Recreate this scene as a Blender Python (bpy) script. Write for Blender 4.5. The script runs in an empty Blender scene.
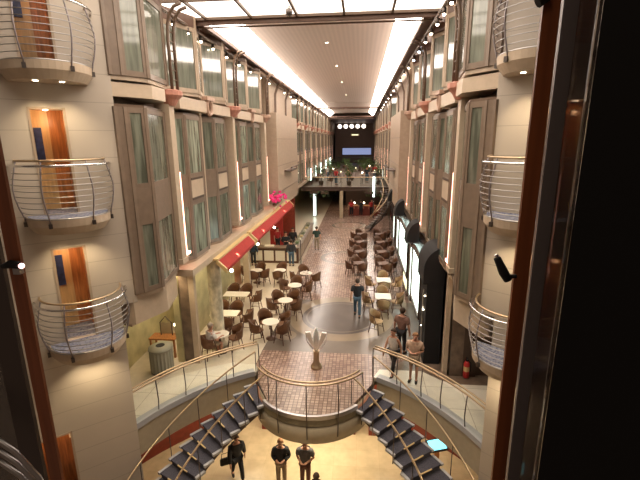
import bpy, bmesh, math, random
from mathutils import Vector, Matrix
random.seed(7)
PI = math.pi
S = bpy.context.scene
COL = S.collection
XC = -1.45                     # centre line of the promenade

# ------------------------------------------------------------------ materials
def nodes(name):
    m = bpy.data.materials.new(name); m.use_nodes = True
    nt = m.node_tree
    return m, nt, nt.nodes['Principled BSDF']

def mat(name, col, rough=.6, metal=0, emit=None, es=0, noise=0, nscale=6, stretch=(1, 1, 1), ior=None, bump=0, coat=0):
    m, nt, b = nodes(name)
    b.inputs['Base Color'].default_value = (*col, 1)
    b.inputs['Roughness'].default_value = rough
    b.inputs['Metallic'].default_value = metal
    if ior: b.inputs['IOR'].default_value = ior
    if coat: b.inputs['Coat Weight'].default_value = coat
    if emit:
        b.inputs['Emission Color'].default_value = (*emit, 1)
        b.inputs['Emission Strength'].default_value = es
    if noise or bump:
        tc = nt.nodes.new('ShaderNodeTexCoord'); mp = nt.nodes.new('ShaderNodeMapping')
        mp.inputs['Scale'].default_value = stretch
        nz = nt.nodes.new('ShaderNodeTexNoise'); nz.inputs['Scale'].default_value = nscale
        nz.inputs['Detail'].default_value = 4
        nt.links.new(tc.outputs['Object'], mp.inputs[0]); nt.links.new(mp.outputs[0], nz.inputs['Vector'])
        if noise:
            cr = nt.nodes.new('ShaderNodeValToRGB')
            cr.color_ramp.elements[0].position = .3; cr.color_ramp.elements[1].position = .7
            cr.color_ramp.elements[0].color = (*[c * (1 - noise) for c in col], 1)
            cr.color_ramp.elements[1].color = (*[min(1, c * (1 + noise)) for c in col], 1)
            nt.links.new(nz.outputs['Fac'], cr.inputs[0]); nt.links.new(cr.outputs[0], b.inputs['Base Color'])
        if bump:
            bp = nt.nodes.new('ShaderNodeBump'); bp.inputs['Strength'].default_value = bump
            bp.inputs['Distance'].default_value = .02
            nt.links.new(nz.outputs['Fac'], bp.inputs['Height']); nt.links.new(bp.outputs[0], b.inputs['Normal'])
    return m

def math_node(nt, op, a, b=None, c=None):
    n = nt.nodes.new('ShaderNodeMath'); n.operation = op
    for i, v in enumerate((a, b, c)):
        if v is None: continue
        if isinstance(v, (int, float)): n.inputs[i].default_value = v
        else: nt.links.new(v, n.inputs[i])
    return n.outputs[0]

def mixc(nt, fac, a, b):
    n = nt.nodes.new('ShaderNodeMix'); n.data_type = 'RGBA'
    nt.links.new(fac, n.inputs[0]) if not isinstance(fac, float) else setattr(n.inputs[0], 'default_value', fac)
    for i, v in ((6, a), (7, b)):
        if isinstance(v, tuple): n.inputs[i].default_value = (*v, 1)
        else: nt.links.new(v, n.inputs[i])
    return n.outputs[2]

def tile_mat(name, c1, c2, mortar, scale, rough, w=.5, h=.5, off=0., ms=.02, noise=.15):
    m, nt, b = nodes(name)
    tc = nt.nodes.new('ShaderNodeTexCoord'); br = nt.nodes.new('ShaderNodeTexBrick')
    br.offset = off; br.inputs['Scale'].default_value = scale
    br.inputs['Color1'].default_value = (*c1, 1); br.inputs['Color2'].default_value = (*c2, 1)
    br.inputs['Mortar'].default_value = (*mortar, 1); br.inputs['Mortar Size'].default_value = ms
    br.inputs['Brick Width'].default_value = w; br.inputs['Row Height'].default_value = h
    nt.links.new(tc.outputs['Object'], br.inputs['Vector'])
    nz = nt.nodes.new('ShaderNodeTexNoise'); nz.inputs['Scale'].default_value = 3; nz.inputs['Detail'].default_value = 6
    nt.links.new(tc.outputs['Object'], nz.inputs['Vector'])
    f = math_node(nt, 'MULTIPLY_ADD', nz.outputs['Fac'], 2 * noise, 1 - noise)
    mx = nt.nodes.new('ShaderNodeVectorMath'); mx.operation = 'SCALE'
    nt.links.new(br.outputs['Color'], mx.inputs[0]); nt.links.new(f, mx.inputs['Scale'])
    nt.links.new(mx.outputs[0], b.inputs['Base Color'])
    b.inputs['Roughness'].default_value = rough
    return m

M = {}
def wall_mat():
    m, nt, b = nodes('cream_wall_panels')
    tc = nt.nodes.new('ShaderNodeTexCoord'); sp = nt.nodes.new('ShaderNodeSeparateXYZ'); nt.links.new(tc.outputs['Object'], sp.inputs[0])
    fz = math_node(nt, 'FRACT', math_node(nt, 'MULTIPLY', sp.outputs[2], 1 / .62)); jz = math_node(nt, 'LESS_THAN', fz, .025)
    nz = nt.nodes.new('ShaderNodeTexNoise'); nz.inputs['Scale'].default_value = 1.5; nt.links.new(tc.outputs['Object'], nz.inputs['Vector'])
    c = mixc(nt, nz.outputs['Fac'], (.50, .43, .35), (.57, .49, .40))
    c = mixc(nt, jz, c, (.40, .34, .27)); nt.links.new(c, b.inputs['Base Color']); b.inputs['Roughness'].default_value = .36
    return m
M['cream_wall'] = wall_mat()
M['cream'] = mat('cream_paint', (.50, .39, .28), .45, noise=.06)
M['beige'] = mat('beige_paint', (.42, .32, .23), .5, noise=.08)
M['taupe'] = mat('taupe_frame', (.19, .135, .095), .4, noise=.1)
M['brownfr'] = mat('brown_frame', (.13, .08, .05), .4)
M['darkbrown'] = mat('dark_brown', (.075, .045, .03), .5)
M['soffit'] = mat('soffit_brown', (.14, .075, .05), .5, noise=.15)
M['wood'] = mat('orange_wood', (.42, .17, .055), .35, noise=.35, nscale=3, stretch=(8, 8, .6))
M['postwood'] = mat('post_wood', (.28, .085, .03), .35, noise=.25, nscale=3, stretch=(12, 12, .5))
M['palewood'] = mat('pale_golden_wood', (.55, .36, .17), .4, noise=.15, nscale=3, stretch=(6, 6, .6))
M['greymetal'] = mat('grey_painted_metal', (.30, .26, .26), .35, .3)
M['redwood'] = mat('red_wood', (.30, .07, .035), .4, noise=.25, nscale=3, stretch=(6, 6, .6))
M['steel'] = mat('brushed_steel', (.45, .43, .42), .3, 1)
M['darksteel'] = mat('dark_steel', (.12, .10, .09), .35, .8)
M['chrome'] = mat('chrome', (.8, .8, .82), .12, 1)
M['brass'] = mat('brass_rail', (.52, .39, .25), .38, .9)
M['black'] = mat('black_plastic', (.010, .009, .009), .8)
M['blackpanel'] = mat('black_panel', (.002, .002, .002), .9)
M['blackgloss'] = mat('black_gloss', (.012, .011, .012), .25)
M['coral'] = mat('coral_plaster', (.46, .20, .14), .5, noise=.15)
M['pinkbeige'] = mat('pink_beige_plaster', (.44, .28, .20), .5, noise=.15)
M['neon'] = mat('pink_light_tube', (.9, .6, .5), .5, emit=(1, .45, .33), es=5)
M['cove'] = mat('cove_light', (1, 1, 1), .5, emit=(1, .87, .76), es=12.5)
M['skylight'] = mat('luminous_ceiling_panel', (1, 1, 1), .5, emit=(1, .87, .74), es=2.6)
M['white_lit'] = mat('lit_display', (1, 1, 1), .5, emit=(.80, 1, .90), es=3.2)
M['yellow_lit'] = mat('lit_display_warm', (1, 1, .8), .5, emit=(1, .95, .6), es=1.3)
M['lamp'] = mat('lamp_glow', (1, 1, 1), .5, emit=(1, .82, .62), es=25)
M['lampblue'] = mat('lamp_glow_blue', (1, 1, 1), .5, emit=(.75, .85, 1), es=25)
M['screen'] = mat('blue_screen', (.1, .4, .5), .4, emit=(.25, .85, 1), es=1.5)
M['farscreen'] = mat('far_blue_screen', (.1, .1, .2), .4, emit=(.30, .36, .62), es=.7)
M['red'] = mat('red_awning_fabric', (.36, .028, .022), .9, noise=.12)
M['yellow'] = mat('yellow_trim', (.62, .45, .20), .5)
M['pink'] = mat('pink_flowers', (.75, .03, .22), .6)
M['tabletop'] = mat('white_tabletop', (.72, .66, .55), .3)
M['wicker'] = mat('brown_wicker', (.15, .065, .025), .6, noise=.35, nscale=60, bump=.5)
M['wickertan'] = mat('tan_wicker', (.34, .21, .10), .6, noise=.3, nscale=60, bump=.5)
M['chairwood'] = mat('chair_frame_wood', (.10, .04, .018), .4)
M['marble'] = mat('veined_marble', (.52, .46, .32), .3, noise=.45, nscale=5, stretch=(1, 1, .6))
M['darkstone'] = mat('dark_stone', (.17, .12, .085), .3, noise=.3, nscale=4)
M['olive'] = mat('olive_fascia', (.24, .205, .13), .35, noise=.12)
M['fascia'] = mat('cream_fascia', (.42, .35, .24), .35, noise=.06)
M['orangeband'] = mat('copper_band', (.42, .20, .12), .35)
M['curb'] = mat('blue_grey_curb', (.42, .42, .43), .3)
M['darkred'] = mat('dark_red_wall', (.20, .03, .015), .4, noise=.2)
M['tread'] = mat('dark_blue_carpet', (.055, .052, .068), .85, noise=.35, nscale=30)
M['binmat'] = mat('grey_green_metal', (.28, .27, .21), .45)
M['extred'] = mat('extinguisher_red', (.55, .03, .03), .3)
M['green'] = mat('plant_leaves', (.07, .12, .03), .6, noise=.5, nscale=9)
M['skin'] = mat('skin', (.48, .24, .15), .5)
M['floorcafe'] = mat('cafe_floor', (.58, .50, .38), .3, noise=.06)
M['cafewall'] = mat('cafe_wall', (.50, .44, .24), .5, noise=.2, nscale=2)
M['bluepic'] = mat('blue_picture', (.03, .05, .16), .4, noise=.4, nscale=9)
M['bulb'] = mat('warm_bulb', (1, 1, 1), .5, emit=(1, .85, .6), es=10)

def carpet():
    m, nt, b = nodes('blue_patterned_carpet')
    tc = nt.nodes.new('ShaderNodeTexCoord'); v = nt.nodes.new('ShaderNodeTexVoronoi'); v.inputs['Scale'].default_value = 16
    nt.links.new(tc.outputs['Object'], v.inputs['Vector'])
    cr = nt.nodes.new('ShaderNodeValToRGB'); e = cr.color_ramp.elements
    e[0].color = (.04, .05, .12, 1); e[0].position = .1; e[1].color = (.22, .23, .29, 1); e[1].position = .55
    nt.links.new(v.outputs['Distance'], cr.inputs[0]); nt.links.new(cr.outputs[0], b.inputs['Base Color'])
    b.inputs['Roughness'].default_value = .9
    return m
M['carpet'] = carpet()

def pane_mat(name, c0, c1, glow, es, rough=.12, ior=1.6):
    """window glass in front of pleated curtains and dim rooms"""
    m, nt, b = nodes(name)
    tc = nt.nodes.new('ShaderNodeTexCoord'); mp = nt.nodes.new('ShaderNodeMapping'); mp.inputs['Scale'].default_value = (5, 5, .5)
    nz = nt.nodes.new('ShaderNodeTexNoise'); nz.inputs['Scale'].default_value = 1.6; nz.inputs['Detail'].default_value = 3
    nt.links.new(tc.outputs['Object'], mp.inputs[0]); nt.links.new(mp.outputs[0], nz.inputs['Vector'])
    cr = nt.nodes.new('ShaderNodeValToRGB'); e = cr.color_ramp.elements
    e[0].position = .38; e[1].position = .64; e[0].color = (*c0, 1); e[1].color = (*c1, 1)
    nt.links.new(nz.outputs['Fac'], cr.inputs[0]); nt.links.new(cr.outputs[0], b.inputs['Base Color'])
    b.inputs['Roughness'].default_value = rough; b.inputs['IOR'].default_value = ior
    if es:
        nt.links.new(cr.outputs[0], b.inputs['Emission Color']); b.inputs['Emission Strength'].default_value = es
    return m
M['pane'] = pane_mat('curtained_window_glass', (.075, .08, .058), (.19, .20, .15), None, 0, rough=.16)
M['panelow'] = pane_mat('lit_window_glass', (.07, .075, .05), (.25, .27, .20), None, .22)
M['paneup'] = pane_mat('upper_window_glass', (.13, .14, .11), (.22, .23, .18), None, 0, rough=.07, ior=1.75)

def glass(name, tint, rough=.02):
    m = bpy.data.materials.new(name); m.use_nodes = True; nt = m.node_tree
    for n in list(nt.nodes): nt.nodes.remove(n)
    out = nt.nodes.new('ShaderNodeOutputMaterial'); mx = nt.nodes.new('ShaderNodeMixShader')
    tr = nt.nodes.new('ShaderNodeBsdfTransparent'); gl = nt.nodes.new('ShaderNodeBsdfGlossy'); fr = nt.nodes.new('ShaderNodeLayerWeight'); fr.inputs[0].default_value = .25
    tr.inputs[0].default_value = (*tint, 1); gl.inputs['Roughness'].default_value = rough
    pw_ = math_node(nt, 'MULTIPLY_ADD', math_node(nt, 'POWER', fr.outputs[1], 2.5), .85, .04); nt.links.new(pw_, mx.inputs[0]); nt.links.new(tr.outputs[0], mx.inputs[1]); nt.links.new(gl.outputs[0], mx.inputs[2])
    nt.links.new(mx.outputs[0], out.inputs[0])
    return m
M['silver'] = mat('bright_silver', (.88, .87, .84), .3, .75)
M['glass'] = glass('clear_glass', (.93, .96, .93))
M['smokeglass'] = glass('smoked_glass', (.35, .33, .32))

def floor_mat():
    """brick-like tiles near the railing, then inlaid stone medallions along the street"""
    m, nt, b = nodes('promenade_tiles')
    tc = nt.nodes.new('ShaderNodeTexCoord')
    sx = nt.nodes.new('ShaderNodeSeparateXYZ'); nt.links.new(tc.outputs['Object'], sx.inputs[0])
    X, Y = sx.outputs[0], sx.outputs[1]
    br = nt.nodes.new('ShaderNodeTexBrick'); br.offset = 0; br.inputs['Scale'].default_value = 1
    br.inputs['Brick Width'].default_value = .13; br.inputs['Row Height'].default_value = .13
    br.inputs['Mortar Size'].default_value = .012; br.inputs['Mortar'].default_value = (.13, .085, .065, 1)
    br.inputs['Color1'].default_value = (.46, .32, .25, 1); br.inputs['Color2'].default_value = (.25, .155, .12, 1)
    nt.links.new(tc.outputs['Object'], br.inputs['Vector'])
    nz = nt.nodes.new('ShaderNodeTexNoise'); nz.inputs['Scale'].default_value = .9; nz.inputs['Detail'].default_value = 5
    nt.links.new(tc.outputs['Object'], nz.inputs['Vector'])
    def dist(cx, cy):
        dx = math_node(nt, 'SUBTRACT', X, cx); dy = math_node(nt, 'SUBTRACT', Y, cy)
        return math_node(nt, 'SQRT', math_node(nt, 'ADD', math_node(nt, 'MULTIPLY', dx, dx), math_node(nt, 'MULTIPLY', dy, dy)))
    def ring(d, r0, r1):
        return math_node(nt, 'MULTIPLY', math_node(nt, 'GREATER_THAN', d, r0), math_node(nt, 'LESS_THAN', d, r1))
    dark = (.105, .082, .068); tan = (.27, .205, .14); mid = (.175, .14, .11)
    d1 = dist(-.8, 17.3)
    c = br.outputs['Color']
    # band behind the disc
    band = math_node(nt, 'MULTIPLY', math_node(nt, 'GREATER_THAN', Y, 14.0), math_node(nt, 'LESS_THAN', Y, 19.2))
    c = mixc(nt, band, c, mid)
    c = mixc(nt, ring(d1, 1.75, 2.35), c, tan)
    c = mixc(nt, ring(d1, 0, 1.75), c, dark)
    c = mixc(nt, ring(d1, 1.5, 1.58), c, mid)
    d2 = dist(-2.95, 15.3)
    c = mixc(nt, math_node(nt, 'LESS_THAN', d2, .42), c, tan)
    for cy in (27, 38, 52):
        dd = dist(XC + .4, cy)
        c = mixc(nt, ring(dd, 1.3, 1.6), c, mid)
    f = math_node(nt, 'MULTIPLY_ADD', nz.outputs['Fac'], .8, .6)
    mx = nt.nodes.new('ShaderNodeVectorMath'); mx.operation = 'SCALE'
    nt.links.new(c, mx.inputs[0]); nt.links.new(f, mx.inputs['Scale']); nt.links.new(mx.outputs[0], b.inputs['Base Color'])
    b.inputs['Roughness'].default_value = .22
    return m
M['floor'] = floor_mat()
M['lowfloor'] = tile_mat('beige_marble_floor', (.60, .48, .31), (.56, .44, .28), (.5, .38, .24), 1, .16, w=.8, h=.8, ms=.004, noise=.25)
M['gangway'] = tile_mat('pale_gangway_floor', (.80, .74, .62), (.75, .70, .58), (.4, .35, .27), 1, .2, w=1.1, h=1.1, ms=.008, noise=.12)

def ceil_mat():
    m, nt, b = nodes('ribbed_ceiling')
    tc = nt.nodes.new('ShaderNodeTexCoord'); w = nt.nodes.new('ShaderNodeTexWave')
    w.wave_type = 'BANDS'; w.bands_direction = 'X'; w.inputs['Scale'].default_value = 1.6
    nt.links.new(tc.outputs['Object'], w.inputs['Vector'])
    cr = nt.nodes.new('ShaderNodeValToRGB'); e = cr.color_ramp.elements
    e[0].color = (.62, .52, .46, 1); e[1].color = (.68, .57, .50, 1)
    nt.links.new(w.outputs['Fac'], cr.inputs[0]); nt.links.new(cr.outputs[0], b.inputs['Base Color'])
    b.inputs['Roughness'].default_value = .6
    return m
M['ceil'] = ceil_mat()

# ------------------------------------------------------------------ mesh helpers
class MB:
    def __init__(self): self.v = []; self.f = []
    def add(self, vs, fs):
        n = len(self.v); self.v += [tuple(a) for a in vs]; self.f += [tuple(i + n for i in f) for f in fs]; return self
    def box(self, c, s, rz=0, mx=None):
        x, y, z = [a / 2 for a in s]
        vs = [Vector((i * x, j * y, k * z)) for i in (-1, 1) for j in (-1, 1) for k in (-1, 1)]
        R = Matrix.Rotation(rz, 3, 'Z') if mx is None else mx
        vs = [R @ v + Vector(c) for v in vs]
        return self.add(vs, [(0, 1, 3, 2), (4, 6, 7, 5), (0, 4, 5, 1), (2, 3, 7, 6), (0, 2, 6, 4), (1, 5, 7, 3)])
    def bx(self, a, b):
        return self.box([(p + q) / 2 for p, q in zip(a, b)], [abs(q - p) for p, q in zip(a, b)])
    def seg(self, p, q, z0, z1, th=.03, ext=0):
        p = Vector((p[0], p[1])); q = Vector((q[0], q[1])); d = q - p; L = d.length; c = (p + q) / 2
        return self.box((c.x, c.y, (z0 + z1) / 2), (L + ext, th, z1 - z0), math.atan2(d.y, d.x))
    def prism(self, pts, z0, z1):
        n = len(pts)
        a = sum(pts[i][0] * pts[(i + 1) % n][1] - pts[(i + 1) % n][0] * pts[i][1] for i in range(n))
        if a < 0: pts = pts[::-1]
        vs = [(p[0], p[1], z0) for p in pts] + [(p[0], p[1], z1) for p in pts]
        return self.add(vs, [tuple(range(n - 1, -1, -1)), tuple(range(n, 2 * n))] + [(i, (i + 1) % n, (i + 1) % n + n, i + n) for i in range(n)])
    def tube(self, pts, r, n=8, rs=None):
        pts = [Vector(p) for p in pts]; base = len(self.v); m = len(pts); prev = None
        for i, p in enumerate(pts):
            t = (pts[min(i + 1, m - 1)] - pts[max(i - 1, 0)]).normalized()
            if prev is None:
                a = Vector((0, 0, 1)) if abs(t.z) < .9 else Vector((1, 0, 0)); u = t.cross(a).normalized()
            else:
                u = (prev - t * prev.dot(t)).normalized()
            prev = u; w = t.cross(u); rr = rs[i] if rs else r
            for k in range(n):
                self.v.append(tuple(p + (u * math.cos(2 * PI * k / n) + w * math.sin(2 * PI * k / n)) * rr))
        for i in range(m - 1):
            for k in range(n):
                a = base + i * n + k; b2 = base + i * n + (k + 1) % n
                self.f.append((a, b2, b2 + n, a + n))
        self.f.append(tuple(base + k for k in range(n - 1, -1, -1))); self.f.append(tuple(base + (m - 1) * n + k for k in range(n)))
        return self
    def lathe(self, prof, c=(0, 0, 0), n=20):
        base = len(self.v); m = len(prof)
        for r, z in prof:
            for k in range(n):
                self.v.append((c[0] + r * math.cos(2 * PI * k / n), c[1] + r * math.sin(2 * PI * k / n), c[2] + z))
        for i in range(m - 1):
            for k in range(n):
                a = base + i * n + k; b2 = base + i * n + (k + 1) % n
                self.f.append((a, b2, b2 + n, a + n))
        self.f.append(tuple(base + k for k in range(n - 1, -1, -1))); self.f.append(tuple(base + (m - 1) * n + k for k in range(n)))
        return self
    def sphere(self, c, r, n=10, s=(1, 1, 1)):
        prof = [(r * math.sin(PI * i / n) + 1e-4, -r * math.cos(PI * i / n)) for i in range(n + 1)]
        k = len(self.v); self.lathe(prof, (0, 0, 0), 12)
        for i in range(k, len(self.v)):
            a = self.v[i]; self.v[i] = (a[0] * s[0] + c[0], a[1] * s[1] + c[1], a[2] * s[2] + c[2])
        return self
    def build(self, name, m, parent=None, smooth=False, bevel=0):
        me = bpy.data.meshes.new(name); me.from_pydata(self.v, [], self.f); me.materials.append(M[m] if isinstance(m, str) else m)
        bm = bmesh.new(); bm.from_mesh(me); bmesh.ops.recalc_face_normals(bm, faces=bm.faces)
        if bevel: bmesh.ops.bevel(bm, geom=[e for e in bm.edges if len(e.link_faces) == 2 and e.calc_face_angle(0) > .6], offset=bevel, segments=2, affect='EDGES')
        bm.to_mesh(me); bm.free()
        if smooth:
            for p in me.polygons: p.use_smooth = len(p.vertices) <= 4
        o = bpy.data.objects.new(name, me); COL.objects.link(o)
        if parent: o.parent = parent
        return o

def tag(o, label=None, cat=None, group=None, kind=None):
    if label: o['label'] = label
    if cat: o['category'] = cat
    if group: o['group'] = group
    if kind: o['kind'] = kind
    return o
def empty(name, loc=(0, 0, 0), rz=0, label=None, cat=None, group=None, kind=None):
    o = bpy.data.objects.new(name, None); COL.objects.link(o); o.location = loc; o.rotation_euler = (0, 0, rz)
    o.empty_display_size = .1
    return tag(o, label, cat, group, kind)
def copy_tree(o, parent=None):
    c = o.copy(); COL.objects.link(c); c.parent = parent
    for ch in list(o.children): copy_tree(ch, c)
    return c
def struct(o, label=None, cat=None):
    return tag(o, label, cat, kind='structure')
def arc(c, r, a0, a1, n=24, z=None):
    out = []
    for i in range(n + 1):
        a = math.radians(a0 + (a1 - a0) * i / n)
        p = (c[0] + r * math.cos(a), c[1] + r * math.sin(a))
        out.append(p if z is None else (*p, z))
    return out
def mir(p): return (2 * XC - p[0], *p[1:])
ORD = ['first', 'second', 'third', 'fourth', 'fifth', 'sixth', 'seventh', 'eighth', 'ninth', 'tenth', 'eleventh', 'twelfth',
       'thirteenth', 'fourteenth', 'fifteenth', 'sixteenth', 'seventeenth', 'eighteenth', 'nineteenth', 'twentieth', 'twenty-first', 'twenty-second']

def light(kind, loc, power, col=(1, .8, .6), size=.3, rot=(0, 0, 0), **kw):
    d = bpy.data.lights.new('lamp', kind); d.energy = power; d.color = col
    if kind == 'AREA':
        d.shape = kw.get('shape', 'RECTANGLE'); d.size = size; d.size_y = kw.get('sy', size)
    elif kind == 'SPOT':
        d.spot_size = math.radians(kw.get('angle', 70)); d.spot_blend = .7; d.shadow_soft_size = size
    else: d.shadow_soft_size = size
    o = bpy.data.objects.new('lamp_light', d); COL.objects.link(o); o.location = loc; o.rotation_euler = rot
    return o

# ------------------------------------------------------------------ camera
Rm = Matrix(((0.9952764, 0.01447958, -0.09599603), (0.09669677, -0.23584578, 0.96696769), (-0.00863897, -0.97168262, -0.23613186)))
cd = bpy.data.cameras.new('camera'); cam = bpy.data.objects.new('camera', cd); COL.objects.link(cam)
cd.sensor_width = 36; cd.lens = 410 / 640 * 36; cd.clip_start = .05; cd.clip_end = 400
cx, cy, cz = Rm.col[0], -Rm.col[1], -Rm.col[2]
mw = Matrix(((cx[0], cy[0], cz[0], 0), (cx[1], cy[1], cz[1], 0), (cx[2], cy[2], cz[2], 7.8), (0, 0, 0, 1)))
cam.matrix_world = mw
S.camera = cam

# ------------------------------------------------------------------ floors
CL = (-.34, 6.88); CR = (2 * XC + .34, 6.88); DC = (XC, 12.2)
RG = 6.42                                 # gangway curb radius
left_arc = arc(CL, RG, 158.2, 119, 20)
disc_arc = arc(DC, 1.92, 221, 319, 24)
stair_top_out, stair_top_in = (-3.38, 12.09), (-2.80, 11.0)
edge = left_arc + [stair_top_out, stair_top_in] + disc_arc + [mir(stair_top_in), mir(stair_top_out)] + [mir(p) for p in left_arc[::-1]]
# tiled street (the disc included) and the paler floors on both sides
gx = -3.75
street = [(gx + .1, 13.0), (-3.44, 12.5), stair_top_out, stair_top_in] + disc_arc + [mir(stair_top_in), mir(stair_top_out), mir((-3.44, 12.5)), (mir((gx + .1, 0))[0], 13.0), (1.6, 13.6), (2.9, 15), (2.9, 100), (gx, 100), (gx, 21), (gx + .25, 17), (gx + .1, 14)]
struct(MB().prism(street, -.12, 0).build('floor_promenade', 'floor'), 'brick tiled promenade street with round stone inlays', 'floor')
backL = [(-7.9, 11.2), (-7.3, 11.25), (-6.7, 11.55), (-5.96, 12.15), (-5.25, 12.65), (-4.46, 13.05), (-3.95, 12.95), (gx + .1, 13.0), (-3.44, 12.5)]
gl = left_arc[:-1] + [(-3.44, 12.5)] + backL[::-1][1:] + [(-7.9, 9.0)]
struct(MB().prism(gl, -.12, .0).build('floor_gangway_left', 'gangway'), 'pale curved gangway floor on the left', 'floor')
gr = [mir(p) for p in left_arc[:-1]] + [mir((-3.44, 12.5)), mir((gx + .1, 13.0)), (2.2, 13.0), (2.74, 12.5), (3.2, 12.3), (5.0, 12.3), (5.0, 9.0)]
struct(MB().prism(gr, -.12, 0).build('floor_gangway_right', 'gangway'), 'pale curved gangway floor on the right', 'floor')
cafe = backL[:-2] + [(gx + .1, 13.0), (gx + .1, 14), (gx + .25, 17), (gx, 21), (gx, 100), (-12, 100), (-12, 11.2)]
struct(MB().prism(cafe, -.12, -.0).build('floor_cafe', 'floorcafe'), 'cream floor under the cafe tables', 'floor')
rf = [(2.2, 13.0), (2.74, 12.5), (3.2, 12.3), (5.0, 12.3), (9, 12.3), (9, 100), (2.9, 100), (2.9, 15), (1.6, 13.6), (mir((gx + .1, 0))[0], 13.0)]
struct(MB().prism(rf, -.12, 0).build('floor_shops', 'darkstone'), 'dark stone floor along the right shops', 'floor')
struct(MB().bx((-14, -2, -3.3), (11, 22, -3.2)).build('floor_lower', 'lowfloor'), 'polished beige marble floor of the lower deck', 'floor')
# slab underside
und = [(x, y) for x, y in edge[:]]
slab_arc = arc(CL, RG + .12, 158.2, 119, 20)
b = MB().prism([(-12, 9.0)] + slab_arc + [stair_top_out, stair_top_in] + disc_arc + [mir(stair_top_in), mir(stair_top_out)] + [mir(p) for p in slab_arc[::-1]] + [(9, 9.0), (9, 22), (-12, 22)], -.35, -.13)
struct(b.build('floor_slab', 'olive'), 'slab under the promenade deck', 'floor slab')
# fascias and curbs
for sgn, nm in ((0, 'left'), (1, 'right')):
    F = (lambda p: p) if sgn == 0 else mir
    outer = [F(p) for p in arc(CL, RG, 158.2, 120, 22)]; inner = [F(p) for p in arc(CL, RG + .16, 158.2, 120, 22)]
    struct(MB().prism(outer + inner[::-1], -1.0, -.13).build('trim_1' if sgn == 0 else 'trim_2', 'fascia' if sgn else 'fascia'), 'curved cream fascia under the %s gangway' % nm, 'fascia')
    o2 = [F(p) for p in arc(CL, RG - .03, 158.2, 120, 22)]; i2 = [F(p) for p in arc(CL, RG + .2, 158.2, 120, 22)]
    struct(MB().prism(o2 + i2[::-1], -.12, .06).build('trim_3' if sgn == 0 else 'trim_4', 'curb'), 'blue grey curb along the %s gangway' % nm, 'curb')
    # red wall on the lower deck
    o3 = [F(p) for p in arc(CL, 8.5, 185, 112, 22)]; i3 = [F(p) for p in arc(CL, 8.65, 185, 112, 22)]
    struct(MB().prism(o3 + i3[::-1], -3.2, -.36).build('wall_lower_' + nm, 'darkred'), 'dark red wall below the %s gangway' % nm, 'wall')
b = MB().lathe([(1.80, -.95), (1.96, -.9), (1.96, -.42), (1.84, -.36), (1.84, -.13), (1.2, -.13)], (DC[0], DC[1], 0), 64)
struct(b.build('trim_5', 'fascia', smooth=True), 'cream drum fascia under the round platform', 'fascia')
b = MB().lathe([(1.84, -.36), (1.9, -.34), (1.9, -.14), (1.8, -.135)], (DC[0], DC[1], 0), 64)
struct(b.build('trim_6', 'orangeband', smooth=True), 'copper band round the platform edge', 'band')
b = MB().prism(arc(DC, 1.95, 221, 319, 24) + arc(DC, 1.87, 319, 221, 24), -.12, .015)
struct(b.build('trim_7', 'steel'), 'steel edge strip of the round platform', 'edge strip')
# dark recess columns below the disc
b = MB().prism([(-7.6, 15.6), (-7.6, 15.8), (4.7, 15.8), (4.7, 15.6)], -3.2, -.36)
struct(b.build('wall_lower_back', 'fascia'), 'cream wall behind the lower deck lobby', 'wall')
for x, n in ((-3.7, 8), (-.35, 9), (.45, 10)):
    struct(MB().bx((x, 13.6, -3.2), (x + .3, 13.9, -.37)).build('trim_%d' % n, 'darkred'), 'dark column on the lower deck wall', 'column')

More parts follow.
